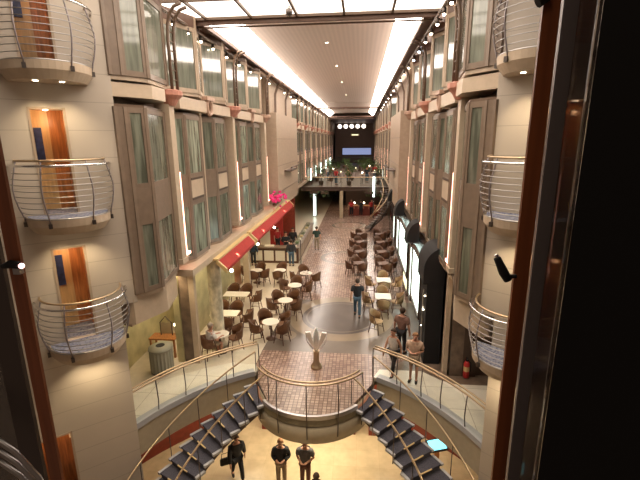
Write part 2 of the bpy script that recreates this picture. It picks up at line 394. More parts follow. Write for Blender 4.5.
# ------------------------------------------------------------------ stairs
RO, RI, A0, DA, RZ = 6.03, 4.77, 120.34, 3.66, .178
def stair(F, nm):
    t = empty('curved_staircase', (*F((-3.1, 11.5)), 0), 0, 'open curved staircase with dark blue treads on the %s of the round platform' % nm, 'staircase')
    off = Vector((*F((-3.1, 11.5)), 0))
    def B(mb, n, m, **k):
        mb.v = [tuple(Vector(v) - off) for v in mb.v]; return mb.build(n, m, t, **k)
    for k in range(1, 18):
        a = A0 + DA * k; z = -RZ * k
        q = [F(p) for p in arc(CL, RO - .05, a - DA, a + .5, 3) + arc(CL, RI + .05, a + .5, a - DA, 3)]
        B(MB().prism(q, z - .05, z), 'tread', 'tread')
        for r0, r1 in ((RI - .02, RI + .06), (RO - .06, RO + .02)):
            B(MB().prism([F(p) for p in arc(CL, r1, a - DA + .5, a + .7, 3) + arc(CL, r0, a + .7, a - DA + .5, 3)], z - .06, z + .014), 'tread_cap', 'curb')
        B(MB().prism([F(p) for p in arc(CL, RO - .08, a - DA + .02, a - DA + .25, 1) + arc(CL, RI + .08, a - DA + .25, a - DA + .02, 1)], z, z + RZ - .05), 'riser', 'tread')
        pm = [F(p) for p in arc(CL, 5.62, a + .4, a + .75, 1) + arc(CL, 5.18, a + .75, a + .4, 1)]
        B(MB().prism(pm, z - .02, z + .008), 'nosing_strip', 'yellow')
    for r in (RI + .3, RO - .3):
        mb = MB(); n = 36
        for i in range(n):
            a = A0 + DA * 17.2 * i / n; a2 = A0 + DA * 17.2 * (i + 1) / n
            z1 = -RZ * (a - A0) / DA; z2 = -RZ * (a2 - A0) / DA
            p = [F(x) for x in (arc(CL, r - .05, a, a, 1)[0], arc(CL, r + .05, a, a, 1)[0], arc(CL, r + .05, a2, a2, 1)[0], arc(CL, r - .05, a2, a2, 1)[0])]
            vs = [(*p[0], z1 - .5), (*p[1], z1 - .5), (*p[2], z2 - .5), (*p[3], z2 - .5), (*p[0], z1 - .26), (*p[1], z1 - .26), (*p[2], z2 - .26), (*p[3], z2 - .26)]
            mb.add(vs, [(0, 1, 2, 3), (4, 5, 6, 7), (0, 1, 5, 4), (1, 2, 6, 5), (2, 3, 7, 6), (3, 0, 4, 7)])
        B(mb, 'stringer', 'darkbrown')
    for r, mm in ((RI - .05, 'in'), (RO + .05, 'out')):
        pts = []
        for i in range(40):
            a = A0 + DA * 17 * i / 39; z = -RZ * (a - A0) / DA
            p = F(arc(CL, r, a, a, 1)[0]); pts.append((*p, z + .98))
        B(MB().tube(pts, .028), 'handrail', 'brass', smooth=True)
        for i in range(0, 40, 6):
            a = A0 + DA * 17 * i / 39; z = -RZ * (a - A0) / DA; p = F(arc(CL, r, a, a, 1)[0])
            B(MB().tube([(*p, z - .2), (*p, z + .97)], .014), 'rail_post', 'darksteel', smooth=True)
    return t
stair(lambda p: p, 'left'); stair(mir, 'right')

# ------------------------------------------------------------------ balustrades of the deck
def balustrade(path, label, posts, drop=.0, z=1.05, base=0.0):
    """path = plan polyline; two brass rails and posts, glass below"""
    t = empty('railing', (*path[0], 0), 0, label, 'railing'); off = Vector((*path[0], 0))
    def B(mb, n, m, **k):
        mb.v = [tuple(Vector(v) - off) for v in mb.v]; return mb.build(n, m, t, **k)
    n = len(path)
    inw = []
    for i, p in enumerate(path):
        a, c = path[max(i - 1, 0)], path[min(i + 1, n - 1)]
        d = Vector((c[0] - a[0], c[1] - a[1])).normalized(); inw.append(Vector((-d.y, d.x)) * .12)
    B(MB().tube([(*p, z) for p in path], .03), 'handrail', 'brass', smooth=True)
    B(MB().tube([(p[0] + w.x, p[1] + w.y, z + .02) for p, w in zip(path, inw)], .028), 'wood_rail', 'brass', smooth=True)
    g = MB()
    for i in range(n - 1):
        p, q = path[i], path[i + 1]; g.add([(*p, .08), (*q, .08), (*q, z - .12), (*p, z - .12)], [(0, 1, 2, 3)])
    B(g, 'glass_panel', 'glass')
    for k in range(posts):
        i = round(k * (n - 1) / (posts - 1)); p = path[i]; w = inw[i]
        B(MB().tube([(p[0], p[1], base - drop), (p[0] - w.x * .4, p[1] - w.y * .4, .4), (p[0] - w.x * .2, p[1] - w.y * .2, .8), (*p, z)], .017), 'rail_post', 'darksteel', smooth=True)
    return t
la = arc(CL, RG + .02, 157.5, 118.5, 24)
balustrade(la, 'curved glass railing with twin brass rails on the left gangway', 6)
balustrade([mir(p) for p in la][::-1], 'curved glass railing with twin brass rails on the right gangway', 6)
da = arc(DC, 1.97, 216, 324, 24)
balustrade(da, 'curved glass railing along the round tiled platform', 5, drop=.75)

# ------------------------------------------------------------------ atrium walls with balconies
W0 = Vector((-6.1, 9.3)); WD = Vector((-math.sin(math.radians(50)), -math.cos(math.radians(50)))); WN = Vector((-WD.y, WD.x)) * -1
if WN.y > 0: WN = -WN          # towards the camera
def wp(s, o=0, F=None):
    p = W0 + WD * s + WN * o; p = (p.x, p.y)
    return F(p) if F else p
LEV = (9.38, 6.2, 3.07)
def atrium_wall(F, nm, door_n):
    mb = MB(); s0, s1 = .60, 1.26
    def blk(a, c, z0, z1):
        mb.prism([wp(a, 0, F), wp(c, 0, F), wp(c, -.18, F), wp(a, -.18, F)], z0, z1)
    blk(-.02, s0, -3.2, 13); blk(s1, 1.5, -3.2, 13); blk(1.5, 2.3, .65, 13); blk(1.5, 2.3, -3.2, -1.75); blk(2.3, 6, -3.2, 13)
    zs = [-3.2]
    for z in LEV[::-1]: zs += [z, z + 2.35]
    zs.append(13)
    for i in range(0, len(zs), 2): blk(s0, s1, zs[i], zs[i + 1])
    blk(-.42, -.02, 3.72, 13)
    w = mb.build('wall_' + nm, 'cream_wall'); struct(w, 'cream panelled atrium wall on the %s' % nm, 'wall')
    for i, z in enumerate(list(LEV) + [-1.75]):
        a, c = (s0, s1) if i < 3 else (1.5, 2.3); h = 2.35 if i < 3 else 2.4
        n = door_n + i
        d = empty('door_%d' % n, (*wp(a, 0, F), z), 0)
        struct(d, 'wood lined doorway in the %s atrium wall, %s from the top' % (nm, ORD[i]), 'doorway')
        off = Vector((*wp(a, 0, F), z))
        def B(m_, nn, mm, par=d):
            m_.v = [tuple(Vector(v) - off) for v in m_.v]; return m_.build(nn, mm, par)
        B(MB().prism([wp(a - .02, -1.1, F), wp(c + .02, -1.1, F), wp(c + .02, -1.15, F), wp(a - .02, -1.15, F)], z, z + h), 'back_panel', 'wood')
        B(MB().prism([wp(a - .05, -.18, F), wp(a, -.18, F), wp(a, -1.1, F), wp(a - .05, -1.1, F)], z, z + h), 'side_panel', 'wood')
        B(MB().prism([wp(c, -.18, F), wp(c + .05, -.18, F), wp(c + .05, -1.1, F), wp(c, -1.1, F)], z, z + h), 'side_panel', 'cream')
        B(MB().prism([wp(a - .05, -.18, F), wp(c + .05, -.18, F), wp(c + .05, -1.15, F), wp(a - .05, -1.15, F)], z + h, z + h + .04), 'top_panel', 'beige')
        B(MB().prism([wp(a - .05, -.18, F), wp(c + .05, -.18, F), wp(c + .05, -1.15, F), wp(a - .05, -1.15, F)], z - .04, z), 'threshold', 'carpet')
        fr = MB()
        for u in (a, c): fr.prism([wp(u - .025, .02, F), wp(u + .025, .02, F), wp(u + .025, -.18, F), wp(u - .025, -.18, F)], z, z + h)
        fr.prism([wp(a - .025, .02, F), wp(c + .025, .02, F), wp(c + .025, -.18, F), wp(a - .025, -.18, F)], z + h - .04, z + h)
        B(fr, 'door_frame', 'beige')
        if i < 3:
            B(MB().prism([wp(c - .2, -1.0, F), wp(c - .04, -1.0, F), wp(c - .04, -1.04, F), wp(c - .2, -1.04, F)], z + 1.15, z + 1.95), 'picture_panel', 'bluepic')
            B(MB().prism([wp(c + .02, -1.05, F), wp(a + .3, -1.05, F), wp(a + .3, -1.09, F), wp(c + .02, -1.09, F)], z, z + h), 'pale_panel', 'palewood')
        lp = wp((a + c) / 2, -.6, F)
        light('POINT', (*lp, z + h - .25), 9, (1, .62, .32), .06)
        B(MB().lathe([(.05, 0), (.05, .03)], (*lp, z + h - .03), 12), 'ceiling_lamp', 'bulb')
    return w
atrium_wall(lambda p: p, 'left', 1)
atrium_wall(mir, 'right', 5)

def balcony(F, z, label, sc=.80):
    base = wp(sc, 0, F)
    t = empty('balcony', (*base, z), 0, label, 'balcony', 'curved atrium balconies'); off = Vector((*base, z))
    def el(a, b, n=22, a0=0, a1=180):
        return [wp(sc + a * math.cos(math.radians(a0 + (a1 - a0) * i / n)), b * math.sin(math.radians(a0 + (a1 - a0) * i / n)) + .003, F) for i in range(n + 1)]
    def B(mb, n, m, par=t, **k):
        mb.v = [tuple(Vector(v) - off) for v in mb.v]; return mb.build(n, m, par, **k)
    top = el(.86, .92); bot = el(.72, .78); n = len(top); mb = MB()
    vs = [(*p, z) for p in top] + [(*p, z - .16) for p in el(.85, .91)] + [(*p, z - .34) for p in bot]
    fs = [tuple(range(n)), tuple(range(2 * n, 3 * n))[::-1]]
    for l in range(2):
        for i in range(n): j = (i + 1) % n; fs.append((l * n + i, l * n + j, (l + 1) * n + j, (l + 1) * n + i))
    mb.add(vs, fs); sl = B(mb, 'slab', 'cream')
    B(MB().prism(el(.80, .86), z + .001, z + .018), 'carpet', 'carpet', sl)
    B(MB().tube([(*p, z + .01) for p in el(.84, .90)], .02), 'edge_trim', 'steel', sl, smooth=True)
    prof = [(0.0, .0), (.16, .04), (.34, .09), (.54, .13), (.74, .14), (.92, .11), (1.08, .07)]
    def at(h):
        for (h0, o0), (h1, o1) in zip(prof, prof[1:]):
            if h0 <= h <= h1: return o0 + (o1 - o0) * (h - h0) / (h1 - h0)
        return prof[-1][1]
    for k in range(8):
        h = .13 + k * .122; o = at(h)
        B(MB().tube([(*p, z + h) for p in el(.85 + o, .91 + o)], .009, 6), 'rail_bar', 'steel', smooth=True)
    B(MB().tube([(*p, z + 1.14) for p in el(.97, 1.04)], .028), 'chrome_rail', 'chrome', smooth=True)
    B(MB().tube([(*p, z + 1.24) for p in el(.86, .93)], .024), 'top_rail', 'brass', smooth=True)
    for a in (14, 62, 118, 166):
        pts = []
        for h, o in prof:
            q = el(.85 + o, .91 + o, 1, a, a)[0]; pts.append((*q, z + h - .08))
        q = el(.86, .93, 1, a, a)[0]; pts.append((*q, z + 1.24))
        po = B(MB().tube(pts, .016, 6), 'rail_post', 'greymetal', smooth=True)
        q = el(.87, .93, 1, a, a)[0]
        B(MB().box((*q, z - .12), (.07, .07, .1), .7), 'post_bracket', 'darksteel', po)
    for a in (60, 115):
        q = el(.5, .5, 1, a, a)[0]
        B(MB().lathe([(.05, -.35), (.05, -.335)], (*q, z), 14), 'downlight', 'bulb', sl)
        light('SPOT', (*q, z - .37), 48, (1, .8, .52), .04, angle=110)
    return t
NM = ('upper', 'middle', 'lowest')
for i, z in enumerate(LEV):
    balcony(lambda p: p, z, '%s curved balcony with steel bars on the left atrium wall' % NM[i])
for i, z in enumerate(LEV):
    balcony(mir, z - (.1 if i == 2 else 0), '%s curved balcony with steel bars on the right atrium wall' % NM[i], .46)

# ------------------------------------------------------------------ facades
# d = distance from the centre line XC; side = -1 left, +1 right
WN_ = [0]
def P2(side, d, y): return (XC + side * d, y)
def bay(side, plan, levels, panemats, label, parent_xy, spandrel='taupe', frame='taupe', mull=.06, solid=()):
    """plan [(d,y)], levels [(z0,z1,kind)]"""
    WN_[0] += 1
    t = empty('window_%d' % WN_[0], (*P2(side, *parent_xy), 0)); struct(t, label, 'bay window'); off = Vector((*P2(side, *parent_xy), 0))
    pts = [P2(side, d, y) for d, y in plan]
    def B(mb, n, m, par=t, **k):
        mb.v = [tuple(Vector(v) - off) for v in mb.v]; return mb.build(n, m, par, **k)
    fr = MB(); zz0, zz1 = levels[0][0], levels[-1][1]
    for p in pts: fr.box((*p, (zz0 + zz1) / 2), (mull * 1.5, mull * 1.5, zz1 - zz0), .4 * side)
    pq = []
    for z0, z1, kind in levels:
        for i_, (p, q) in enumerate(zip(pts, pts[1:])):
            if i_ in solid:
                fr.seg(p, q, z0, z1, mull); continue
            if kind == 'pane':
                fr.seg(p, q, z0, z0 + .13, mull); fr.seg(p, q, z1 - .13, z1, mull)
                L = (Vector(q) - Vector(p)).length
                for e in (0, 1):
                    a = Vector(p).lerp(Vector(q), .06 / L if e == 0 else 1 - .06 / L); fr.box((*a, (z0 + z1) / 2), (.1, .07, z1 - z0), math.atan2(q[1] - p[1], q[0] - p[0]))
                pi = MB().seg(p, q, z0 + .1, z1 - .1, .02, -.06); pq.append(pi)
            elif kind == 'span':
                B(MB().seg(p, q, z0, z1, .07, .02), 'spandrel', spandrel)
            elif kind == 'soffit': pass
    fo = B(fr, 'window_frame', frame)
    for pi in pq: B(pi, 'pane', panemats, fo)
    back = [P2(side, 4.62, plan[-1][1]), P2(side, 4.62, plan[0][1])]
    B(MB().prism(pts + back, zz0 - .1, zz0), 'sill', 'beige')
    if zz1 < 10: B(MB().prism(pts + back, zz1, zz1 + .06), 'top_plate', 'brownfr')
    return t
TN = [20]
def trim(mb, m, label, cat='trim', **k):
    TN[0] += 1; o = mb.build('trim_%d' % TN[0], m, **k); return struct(o, label, cat)
LOWL = [(3.92, 5.85, 'pane'), (5.85, 6.65, 'span'), (6.65, 8.62, 'pane')]
UPL = [(9.32, 11.3, 'pane'), (11.3, 11.95, 'span')]
SN = {-1: 'left', 1: 'right'}
protos = {}
def pillar(side, y, neon=True, lowcol=True, cap=False):
    TN[0] += 1
    t = empty('trim_%d' % TN[0], (*P2(side, 4.25, y), 0)); struct(t, 'cream pilaster with lit pink edge on the %s facade' % SN[side], 'pilaster')
    x = lambda d: side * (d - 4.25)
    MB().bx((x(4.0), -.16, 4.25), (x(4.45), .16, 8.85)).build('shaft', 'cream', t)
    MB().bx((x(3.97), -.2, 4.1), (x(4.5), .2, 4.25)).build('base_block', 'cream', t)
    cp = MB()
    cp.lathe([(.14, 8.8), (.24, 8.96), (.36, 9.08), (.36, 9.2), (.24, 9.24)], (x(4.02), 0, 0), 14)
    cp.build('capital', 'coral' if cap else 'pinkbeige', t)
    if neon:
        MB().bx((x(4.0), .17, 4.35), (x(4.06), .23, 6.9)).build('light_strip', 'neon', t)
        MB().bx((x(4.0), .17, 4.28), (x(4.3), .5, 4.36)).build('light_strip', 'neon', t)
    if lowcol: MB().bx((x(4.1), -.14, 0), (x(4.4), .14, 4.1)).build('column', 'cream', t)
    # ladder-like bracket sweeping up to the ceiling edge
    for o in (-.18, .18):
        pts = [(x(3.84), o, 9.2), (x(3.84), o, 10.5), (x(3.81), o, 10.9), (x(3.74), o, 11.15), (x(3.6), o, 11.33), (x(3.4), o, 11.4)]
        MB().tube(pts, .045, 6).build('bracket_rail', 'brownfr', t, smooth=True)
    rg = MB()
    for k in range(8): rg.tube([(x(3.84), -.18, 9.5 + k * .25), (x(3.84), .18, 9.5 + k * .25)], .02, 5) if k < 6 else rg.tube([(x(3.77 - .1 * (k - 6)), -.18, 11.06 + .16 * (k - 6)), (x(3.77 - .1 * (k - 6)), .18, 11.06 + .16 * (k - 6))], .02, 5)
    rg.build('bracket_rungs', 'brownfr', t)
    return t
def cornice(side, y0, y1, d0, d1, label, taper=True):
    """cream parapet beam with a cut end"""
    p = [P2(side, d0, y0), P2(side, d1, y0 + .5 * (y1 - y0)), P2(side, d1 + .1, y1), P2(side, d1 + .4, y1 - .0), P2(side, d0 + .35, y0)]
    return trim(MB().prism(p, 8.93, 9.38), 'cream', label, 'parapet')
def ring(side, y, label):
    t = MB(); c = P2(side, 3.98, y)
    pts = [(c[0], c[1] + .22 * math.cos(a), 8.98 + .26 * math.sin(a)) for a in [2 * PI * i / 20 for i in range(21)]]
    t.tube(pts, .07, 6); t.bx((c[0] - .1, c[1] - .4, 9.2), (c[0] + .1, c[1] + .4, 9.32))
    return trim(t, 'pinkbeige', label, 'ornament')

def first_bay(side):
    s = SN[side]
    bay(side, [(4.33, 9.57), (4.2, 9.76), (3.93, 10.2), (4.18, 11.68)], LOWL, 'pane', 'tall polygonal bay window next to the %s atrium wall' % s, (4.4, 11), solid=(0,))
    bay(side, [(4.33, 9.57), (4.15, 9.76), (3.8, 10.3), (3.98, 11.68)], UPL, 'paneup', 'upper polygonal bay window next to the %s atrium wall' % s, (4.4, 11), solid=(0,), spandrel='soffit')
    trim(MB().prism([P2(side, 4.36, 9.55), P2(side, 3.78, 10.4), P2(side, 3.82, 11.2), P2(side, 4.2, 11.7), P2(side, 4.7, 11.7)], 8.85, 9.17), 'cream', 'cream parapet beam under the upper %s bay' % s, 'parapet')
    trim(MB().prism([P2(side, 4.62, 9.5), P2(side, 4.40, 9.5), P2(side, 3.98, 10.5), P2(side, 4.24, 11.7), P2(side, 4.62, 11.9)], 3.1, 3.82), 'cream', 'cream apron under the first %s bay' % s, 'apron')
    trim(MB().prism([P2(side, 5.6, 9.9), P2(side, 4.55, 9.55), P2(side, 4.3, 11.7), P2(side, 5.6, 12.7)], 3.0, 3.09), 'beige', 'soffit behind the first %s bay' % s, 'soffit')
first_bay(-1); first_bay(1)

def module(side, y, L, neon=True, real=True):
    """two bays from pillar y to y+L; a prototype at y=0 is shared"""
    key = (side, round(L, 2)); s = SN[side]
    out = []
    if key not in protos:
        lst = []
        w = (L - 1.0) / 2
        for k in (0, 1):
            a = .45 + k * (w + .18); c = a + w
            plan = [(4.42, a), (4.12, a + .25 * w), (4.12, a + .75 * w), (4.42, c)]
            lst.append(bay(side, plan, LOWL, 'panelow' if k == 0 else 'pane', 'pair', (4.4, a)))
            pu = [(4.5, a), (3.9, a + .6 * w), (4.15, c)]
            lst.append(bay(side, pu, UPL, 'paneup', 'upper', (4.4, a), frame='beige', spandrel='soffit'))
            lst.append(trim(MB().prism([P2(side, 4.6, a), P2(side, 4.0, a + .15), P2(side, 3.96, c - .2), P2(side, 4.5, c)], 8.78, 9.14), 'cream', 'cream parapet block of the %s facade' % s, 'parapet'))
            sp = [P2(side, 4.5, a + .1), P2(side, 4.08, a + .3 * w), P2(side, 4.08, a + .7 * w), P2(side, 4.5, c - .1)]
            gp = [P2(side, 4.5, a + .08), P2(side, 4.07, a + .3 * w), P2(side, 4.07, a + .7 * w), P2(side, 4.5, c - .08)]
            lst.append(trim(MB().prism(gp, 5.90, 5.97).prism(gp, 6.56, 6.63), 'darkbrown', 'dark strips painted as shade round a spandrel of the %s facade' % s, 'shade strip'))  # dark strips imitate the shade above and below the spandrel
            lst.append(trim(MB().prism(sp, 5.98, 6.55), 'cream', 'rounded cream spandrel of the %s facade' % s, 'spandrel'))
        lst.append(ring(side, L / 2 + .05, 'coral ring ornament on the %s facade' % s))
        lst.append(trim(MB().bx((P2(side, 4.45, 0)[0], L / 2 - .09 - .02, 3.9), (P2(side, 4.3, 0)[0], L / 2 + .09, 8.78)), 'beige', 'narrow pilaster between bays on the %s facade' % s, 'pilaster'))
        lst.append(trim(MB().bx((P2(side, 4.5, 0)[0], .18, 4.3), (P2(side, 4.44, 0)[0], .45, 8.9)), 'redwood', 'red wood panel beside a pilaster on the %s facade' % s, 'panel'))
        lst.append(pillar(side, 0, True, False, True))
        protos[key] = lst
        for o in lst: o.location.y += y
        return lst
    for o in protos[key]:
        c = copy_tree(o); c.location.y += y - protos[key][-1].location.y; out.append(c)
        base = o.name.split('.')[0].split('_')[0]
        if base == 'window': WN_[0] += 1; c.name = 'window_%d' % WN_[0]
        else: TN[0] += 1; c.name = 'trim_%d' % TN[0]
    return out
for side in (-1, 1):
    s = SN[side]
    ys_, Ls_ = (11.9, 5.97) if side < 0 else (11.55, 5.5)
    for k, (y, L) in enumerate([(ys_, Ls_), (ys_ + Ls_, Ls_)] + [(35.2 + 5.6 * i, 5.6) for i in range(9)]):
        pl = module(side, y, L)
    last = pillar(side, ys_ + 2 * Ls_, True, False)
    # backing wall and slab edges
    x0, x1 = P2(side, 4.62, 0)[0], P2(side, 4.9, 0)[0]
    struct(MB().bx((x0, 9.35, 3.5), (x1, 26.0, 13)).build('wall_facade_' + s, 'taupe'), 'cabin facade wall on the %s' % s, 'wall')
    struct(MB().bx((x0, 34.5, 3.5), (x1, 100, 13)).build('wall_far_facade_' + s, 'taupe'), 'far cabin facade wall on the %s' % s, 'wall')
    trim(MB().bx((P2(side, 3.82 if side < 0 else 4.3, 0)[0], 12.0, 3.6), (x1, 26.0, 3.82)), 'cream', 'beige ledge above the %s shops' % s, 'ledge')
    trim(MB().bx((P2(side, 4.05, 0)[0], 34.5, 3.62), (x1, 86, 3.85)), 'beige', 'far beige ledge above the %s shops' % s, 'ledge')
    # projecting beige stair tower
    tw = empty('wall_tower_' + s, (*P2(side, 4.4, 30), 0)); struct(tw, 'plain beige tower block projecting from the %s facade' % s, 'tower wall')
    xx = lambda d: side * (d - 4.4)
    MB().bx((xx(3.8), -3.9, 3.4), (xx(5.0), 4.5, 9.5)).build('tower_wall', 'beige', tw)
    MB().bx((xx(4.2), -3.9, 9.5), (xx(5.0), 4.5, 13)).build('upper_wall', 'beige', tw)
    g = MB()
    for zz in (4.5, 6.2, 7.9): g.bx((xx(3.785), -3.9, zz), (xx(3.8), 4.5, zz + .03))
    g.build('joint', 'taupe', tw)
    for yy in (-2.6, 1.2):
        for o in (-.16, .16):
            MB().tube([(xx(4.1), yy + o, 9.5), (xx(4.08), yy + o, 10.7), (xx(3.9), yy + o, 11.2), (xx(3.5), yy + o, 11.42)], .04, 6).build('bracket_rail', 'brownfr', tw)
    MB().bx((xx(3.3), -1.6, 5.72), (xx(3.8), 1.0, 5.8)).build('bridge_lamp_shelf', 'darkbrown', tw)
    MB().tube([(xx(3.3), -1.6, 6.0), (xx(3.1), -.3, 6.05), (xx(3.3), 1.0, 6.0)], .05, 6).build('shelf_rail', 'darkbrown', tw)
    for yy in (-1.5, .9): MB().tube([(xx(3.35), yy, 5.76), (xx(3.35), yy, 6.0)], .03, 6).build('shelf_post', 'darkbrown', tw)
    # lower storey set back
    struct(MB().bx((P2(side, 6.6 if side < 0 else 4.9, 0)[0], 12.8 if side > 0 else 11.2, -.12), (P2(side, 7.1 if side < 0 else 5.4, 0)[0], 100, 3.6)).build('wall_shops_' + s, 'cafewall' if side < 0 else 'darkbrown'), 'back wall of the shops on the %s' % s, 'wall')
struct(MB().bx((XC - 7.1, 12.6, 3.5), (XC - 4.9, 100, 3.62)).build('ceiling_cafe', 'cream'), 'low ceiling over the cafe', 'ceiling')
struct(MB().bx((XC + 4.9, 12.3, 3.5), (XC + 5.6, 100, 3.62)).build('ceiling_shops', 'cream'), 'low ceiling over the shops', 'ceiling')
struct(MB().bx((-9.2, 11.2, 3.3), (-6.35, 12.62, 3.5)).build('ceiling_passage_left', 'cream'), 'low ceiling over the side passage', 'ceiling')
struct(MB().bx((-9.2, 9.0, -.12), (-9.0, 12.8, 3.5)).build('wall_passage_left', 'cafewall'), 'cream wall of the side passage', 'wall')
struct(MB().bx((3.95, 12.9, 0), (5.4, 13.1, 3.5)).build('wall_passage_right', 'darkbrown'), 'dark wall of the side passage', 'wall')

# ------------------------------------------------------------------ ceiling
cxl, cxr = -5.22, 1.95
def vault(y0, y1, tail):
    prof = [(cxl + .0, 11.55), (cxl + .75, 12.1), (cxr - .75, 12.1), (cxr, 11.55)]
    struct(MB().add([(prof[1][0], y0, 12.1), (prof[2][0], y0, 12.1), (prof[2][0], y1, 12.1), (prof[1][0], y1, 12.1),
                     (prof[1][0], y0, 12.16), (prof[2][0], y0, 12.16), (prof[2][0], y1, 12.16), (prof[1][0], y1, 12.16)],
                    [(0, 1, 2, 3), (4, 5, 6, 7), (0, 1, 5, 4), (1, 2, 6, 5), (2, 3, 7, 6), (3, 0, 4, 7)]).build('ceiling' + tail, 'ceil'), 'ribbed central ceiling panel%s' % tail.replace('_', ' '), 'ceiling')
    for a, b2, n in ((prof[0], prof[1], 'left'), (prof[3], prof[2], 'right')):
        mb = MB().add([(a[0], y0, a[1]), (b2[0], y0, b2[1]), (b2[0], y1, b2[1]), (a[0], y1, a[1]), (a[0], y0, a[1] + .05), (b2[0], y0, b2[1] + .05), (b2[0], y1, b2[1] + .05), (a[0], y1, a[1] + .05)],
                      [(0, 1, 2, 3), (4, 5, 6, 7), (0, 1, 5, 4), (1, 2, 6, 5), (2, 3, 7, 6), (3, 0, 4, 7)])
        trim(mb, 'cove', 'glowing %s cove strip of the ceiling' % n, 'cove light')
vault(14.25, 50.8, ''); vault(51.2, 70, '_far')
for y in (14.1, 51.0, 70.1):
    trim(MB().bx((cxl - .3, y - .05, 11.45), (cxr + .3, y + .07, 11.62)), 'soffit', 'brown cross beam under the ceiling', 'beam')
    trim(MB().tube([(cxl - .5, y + .2, 11.42), (cxr + .5, y + .2, 11.42)], .03), 'brownfr', 'pipe along the cross beam', 'pipe')
# luminous grid over the near end
g = empty('ceiling_luminous', (XC, 9, 11.62)); struct(g, 'luminous ceiling grid above the atrium', 'ceiling')
nx, x0g, x1g = 5, -6.0, 2.6
pw = 1.47
ys = [4.6, 6.5, 8.4, 10.3, 12.2, 13.98]
xs = [cxl - .8 + .02 + i * 0 for i in range(0)] + [-6.45, -4.98, -3.51, -2.04, -.57, .9, 2.37]
for a, c in zip(xs, xs[1:]):
    for e, f2 in zip(ys, ys[1:]):
        MB().bx((a + .03 - XC, e + .03 - 9, .02), (c - .03 - XC, f2 - .03 - 9, .07)).build('light_panel', 'skylight', g)
gb = MB()
for a in xs: gb.bx((a - .035 - XC, ys[0] - 9, -.06), (a + .035 - XC, ys[-1] - 9, .1))
for e in ys: gb.bx((xs[0] - XC, e - .035 - 9, -.06), (xs[-1] - XC, e + .035 - 9, .1))
gb.build('grid_bars', 'brownfr', g)
for side, xa in ((-1, cxl), (1, cxr)):
    s = SN[side]
    far = P2(side, 4.9, 0)[0]
    trim(MB().bx((xa, 9.0 if side < 0 else 9.0, 11.60), (far, 90, 11.66)) if False else MB().bx((P2(side, 3.4, 0)[0] + side * .0, 14.1, 12.3), (far, 90, 12.4)), 'soffit', 'dark soffit above the %s facade' % s, 'soffit')
    trim(MB().bx((xa - .06, 9.0 if False else 14.1, 11.45), (xa + .06, 90, 11.75)), 'soffit', 'brown edge beam of the ceiling on the %s' % s, 'edge beam')
    trim(MB().bx((xa + side * .06, 14.1, 11.6), (xa + side * .42, 90, 11.68)), 'soffit', 'brown ledge beside the ceiling on the %s' % s, 'ledge')
    trim(MB().bx((P2(side, 4.05, 0)[0], 7, 12.0), (far + side * 3, 14.1, 12.1)), 'soffit', 'dark soffit beside the luminous ceiling on the %s' % s, 'soffit')
    trim(MB().tube([(xa + side * .25, 9.4, 11.33), (xa + side * .25, 86, 11.33)], .05), 'brownfr', 'long pipe under the ceiling edge on the %s' % s, 'pipe')
    # spotlights on the pipe
    ns = 18
    y = 11.6
    for k in range(ns):
        x = xa + side * .25
        t = empty('spotlight', (x, y, 11.24), 0, 'small ceiling spotlight on the %s pipe, %s from the near end' % (s, ORD[k]), 'spotlight', 'spotlights on the %s ceiling pipe' % s)
        MB().lathe([(.035, -.13), (.06, -.12), (.055, .02), (.02, .04)], n=10).build('housing', 'darksteel', t, smooth=True)
        MB().sphere((0, 0, -.135), .045, 6).build('bulb', 'lampblue' if (side > 0 and k in (5, 6)) else 'lamp', t)
        MB().bx((-.012, -.012, .03), (.012, .012, .09)).build('stem', 'darksteel', t)
        y += .95 + .16 * k * (1 if k > 3 else .5)
# ceiling downlights, dome camera
for k, (x, y) in enumerate([(-2.3, 15.2), (-.4, 15.4), (-1.6, 20), (-1.5, 26), (-1.5, 33), (-1.5, 42)]):
    t = empty('ceiling_downlight', (x, y, 12.09), 0, 'small round downlight in the ribbed ceiling, %s from the near beam' % ORD[k], 'downlight', 'downlights in the central ceiling')
    MB().lathe([(.09, -.02), (.10, 0), (.10, .01)], n=14).build('rim', 'steel', t)
    MB().lathe([(.06, -.025), (.06, -.015)], n=14).build('lens', 'bulb', t)
t = empty('dome_camera', (-2.12, 12.9, 11.5), 0, 'small grey dome security camera hanging below the luminous ceiling', 'security camera')
MB().lathe([(.03, 0), (.03, .07)], n=10).build('stem', 'steel', t)
MB().lathe([(.02, -.22), (.08, -.19), (.10, -.10), (.10, -.02), (.03, .0)], n=14).build('dome', 'darksteel', t, smooth=True)

# far end of the promenade
struct(MB().bx((-12, 100, -.1), (9, 100.4, 14)).build('wall_far', 'taupe'), 'dim wall closing the far end', 'wall')
struct(MB().bx((-8, 70.4, 11.2), (5.5, 100, 11.3)).build('ceiling_far_end', 'soffit'), 'dark ceiling at the far end', 'ceiling')
t = empty('video_screen', (-.9, 92, 5.4), 0, 'wide blue video screen at the far end of the street', 'screen')
MB().bx((-3.2, 0, -.8), (3.2, .15, .8)).build('frame', 'black', t)
MB().bx((-3.1, -.02, -.7), (3.1, 0, .7)).build('display', 'farscreen', t)
trim(MB().bx((-5.6, 90, 0), (3, 92.2, 4.2)), 'darkbrown', 'dark stage wall under the far screen', 'wall')
trim(MB().bx((-5.6, 92.2, 0), (3, 92.6, 11.2)), 'soffit', 'brown wall behind the far screen', 'wall')
t = empty('gold_sign', (-1.3, 91.9, 8.9), 0, 'small gold sign above the far screen', 'sign')
MB().bx((-.9, 0, -.25), (.9, .1, .25)).build('plate', 'yellow', t); MB().bx((-.7, -.03, -.1), (.7, 0, .1)).build('light', 'yellow_lit', t)
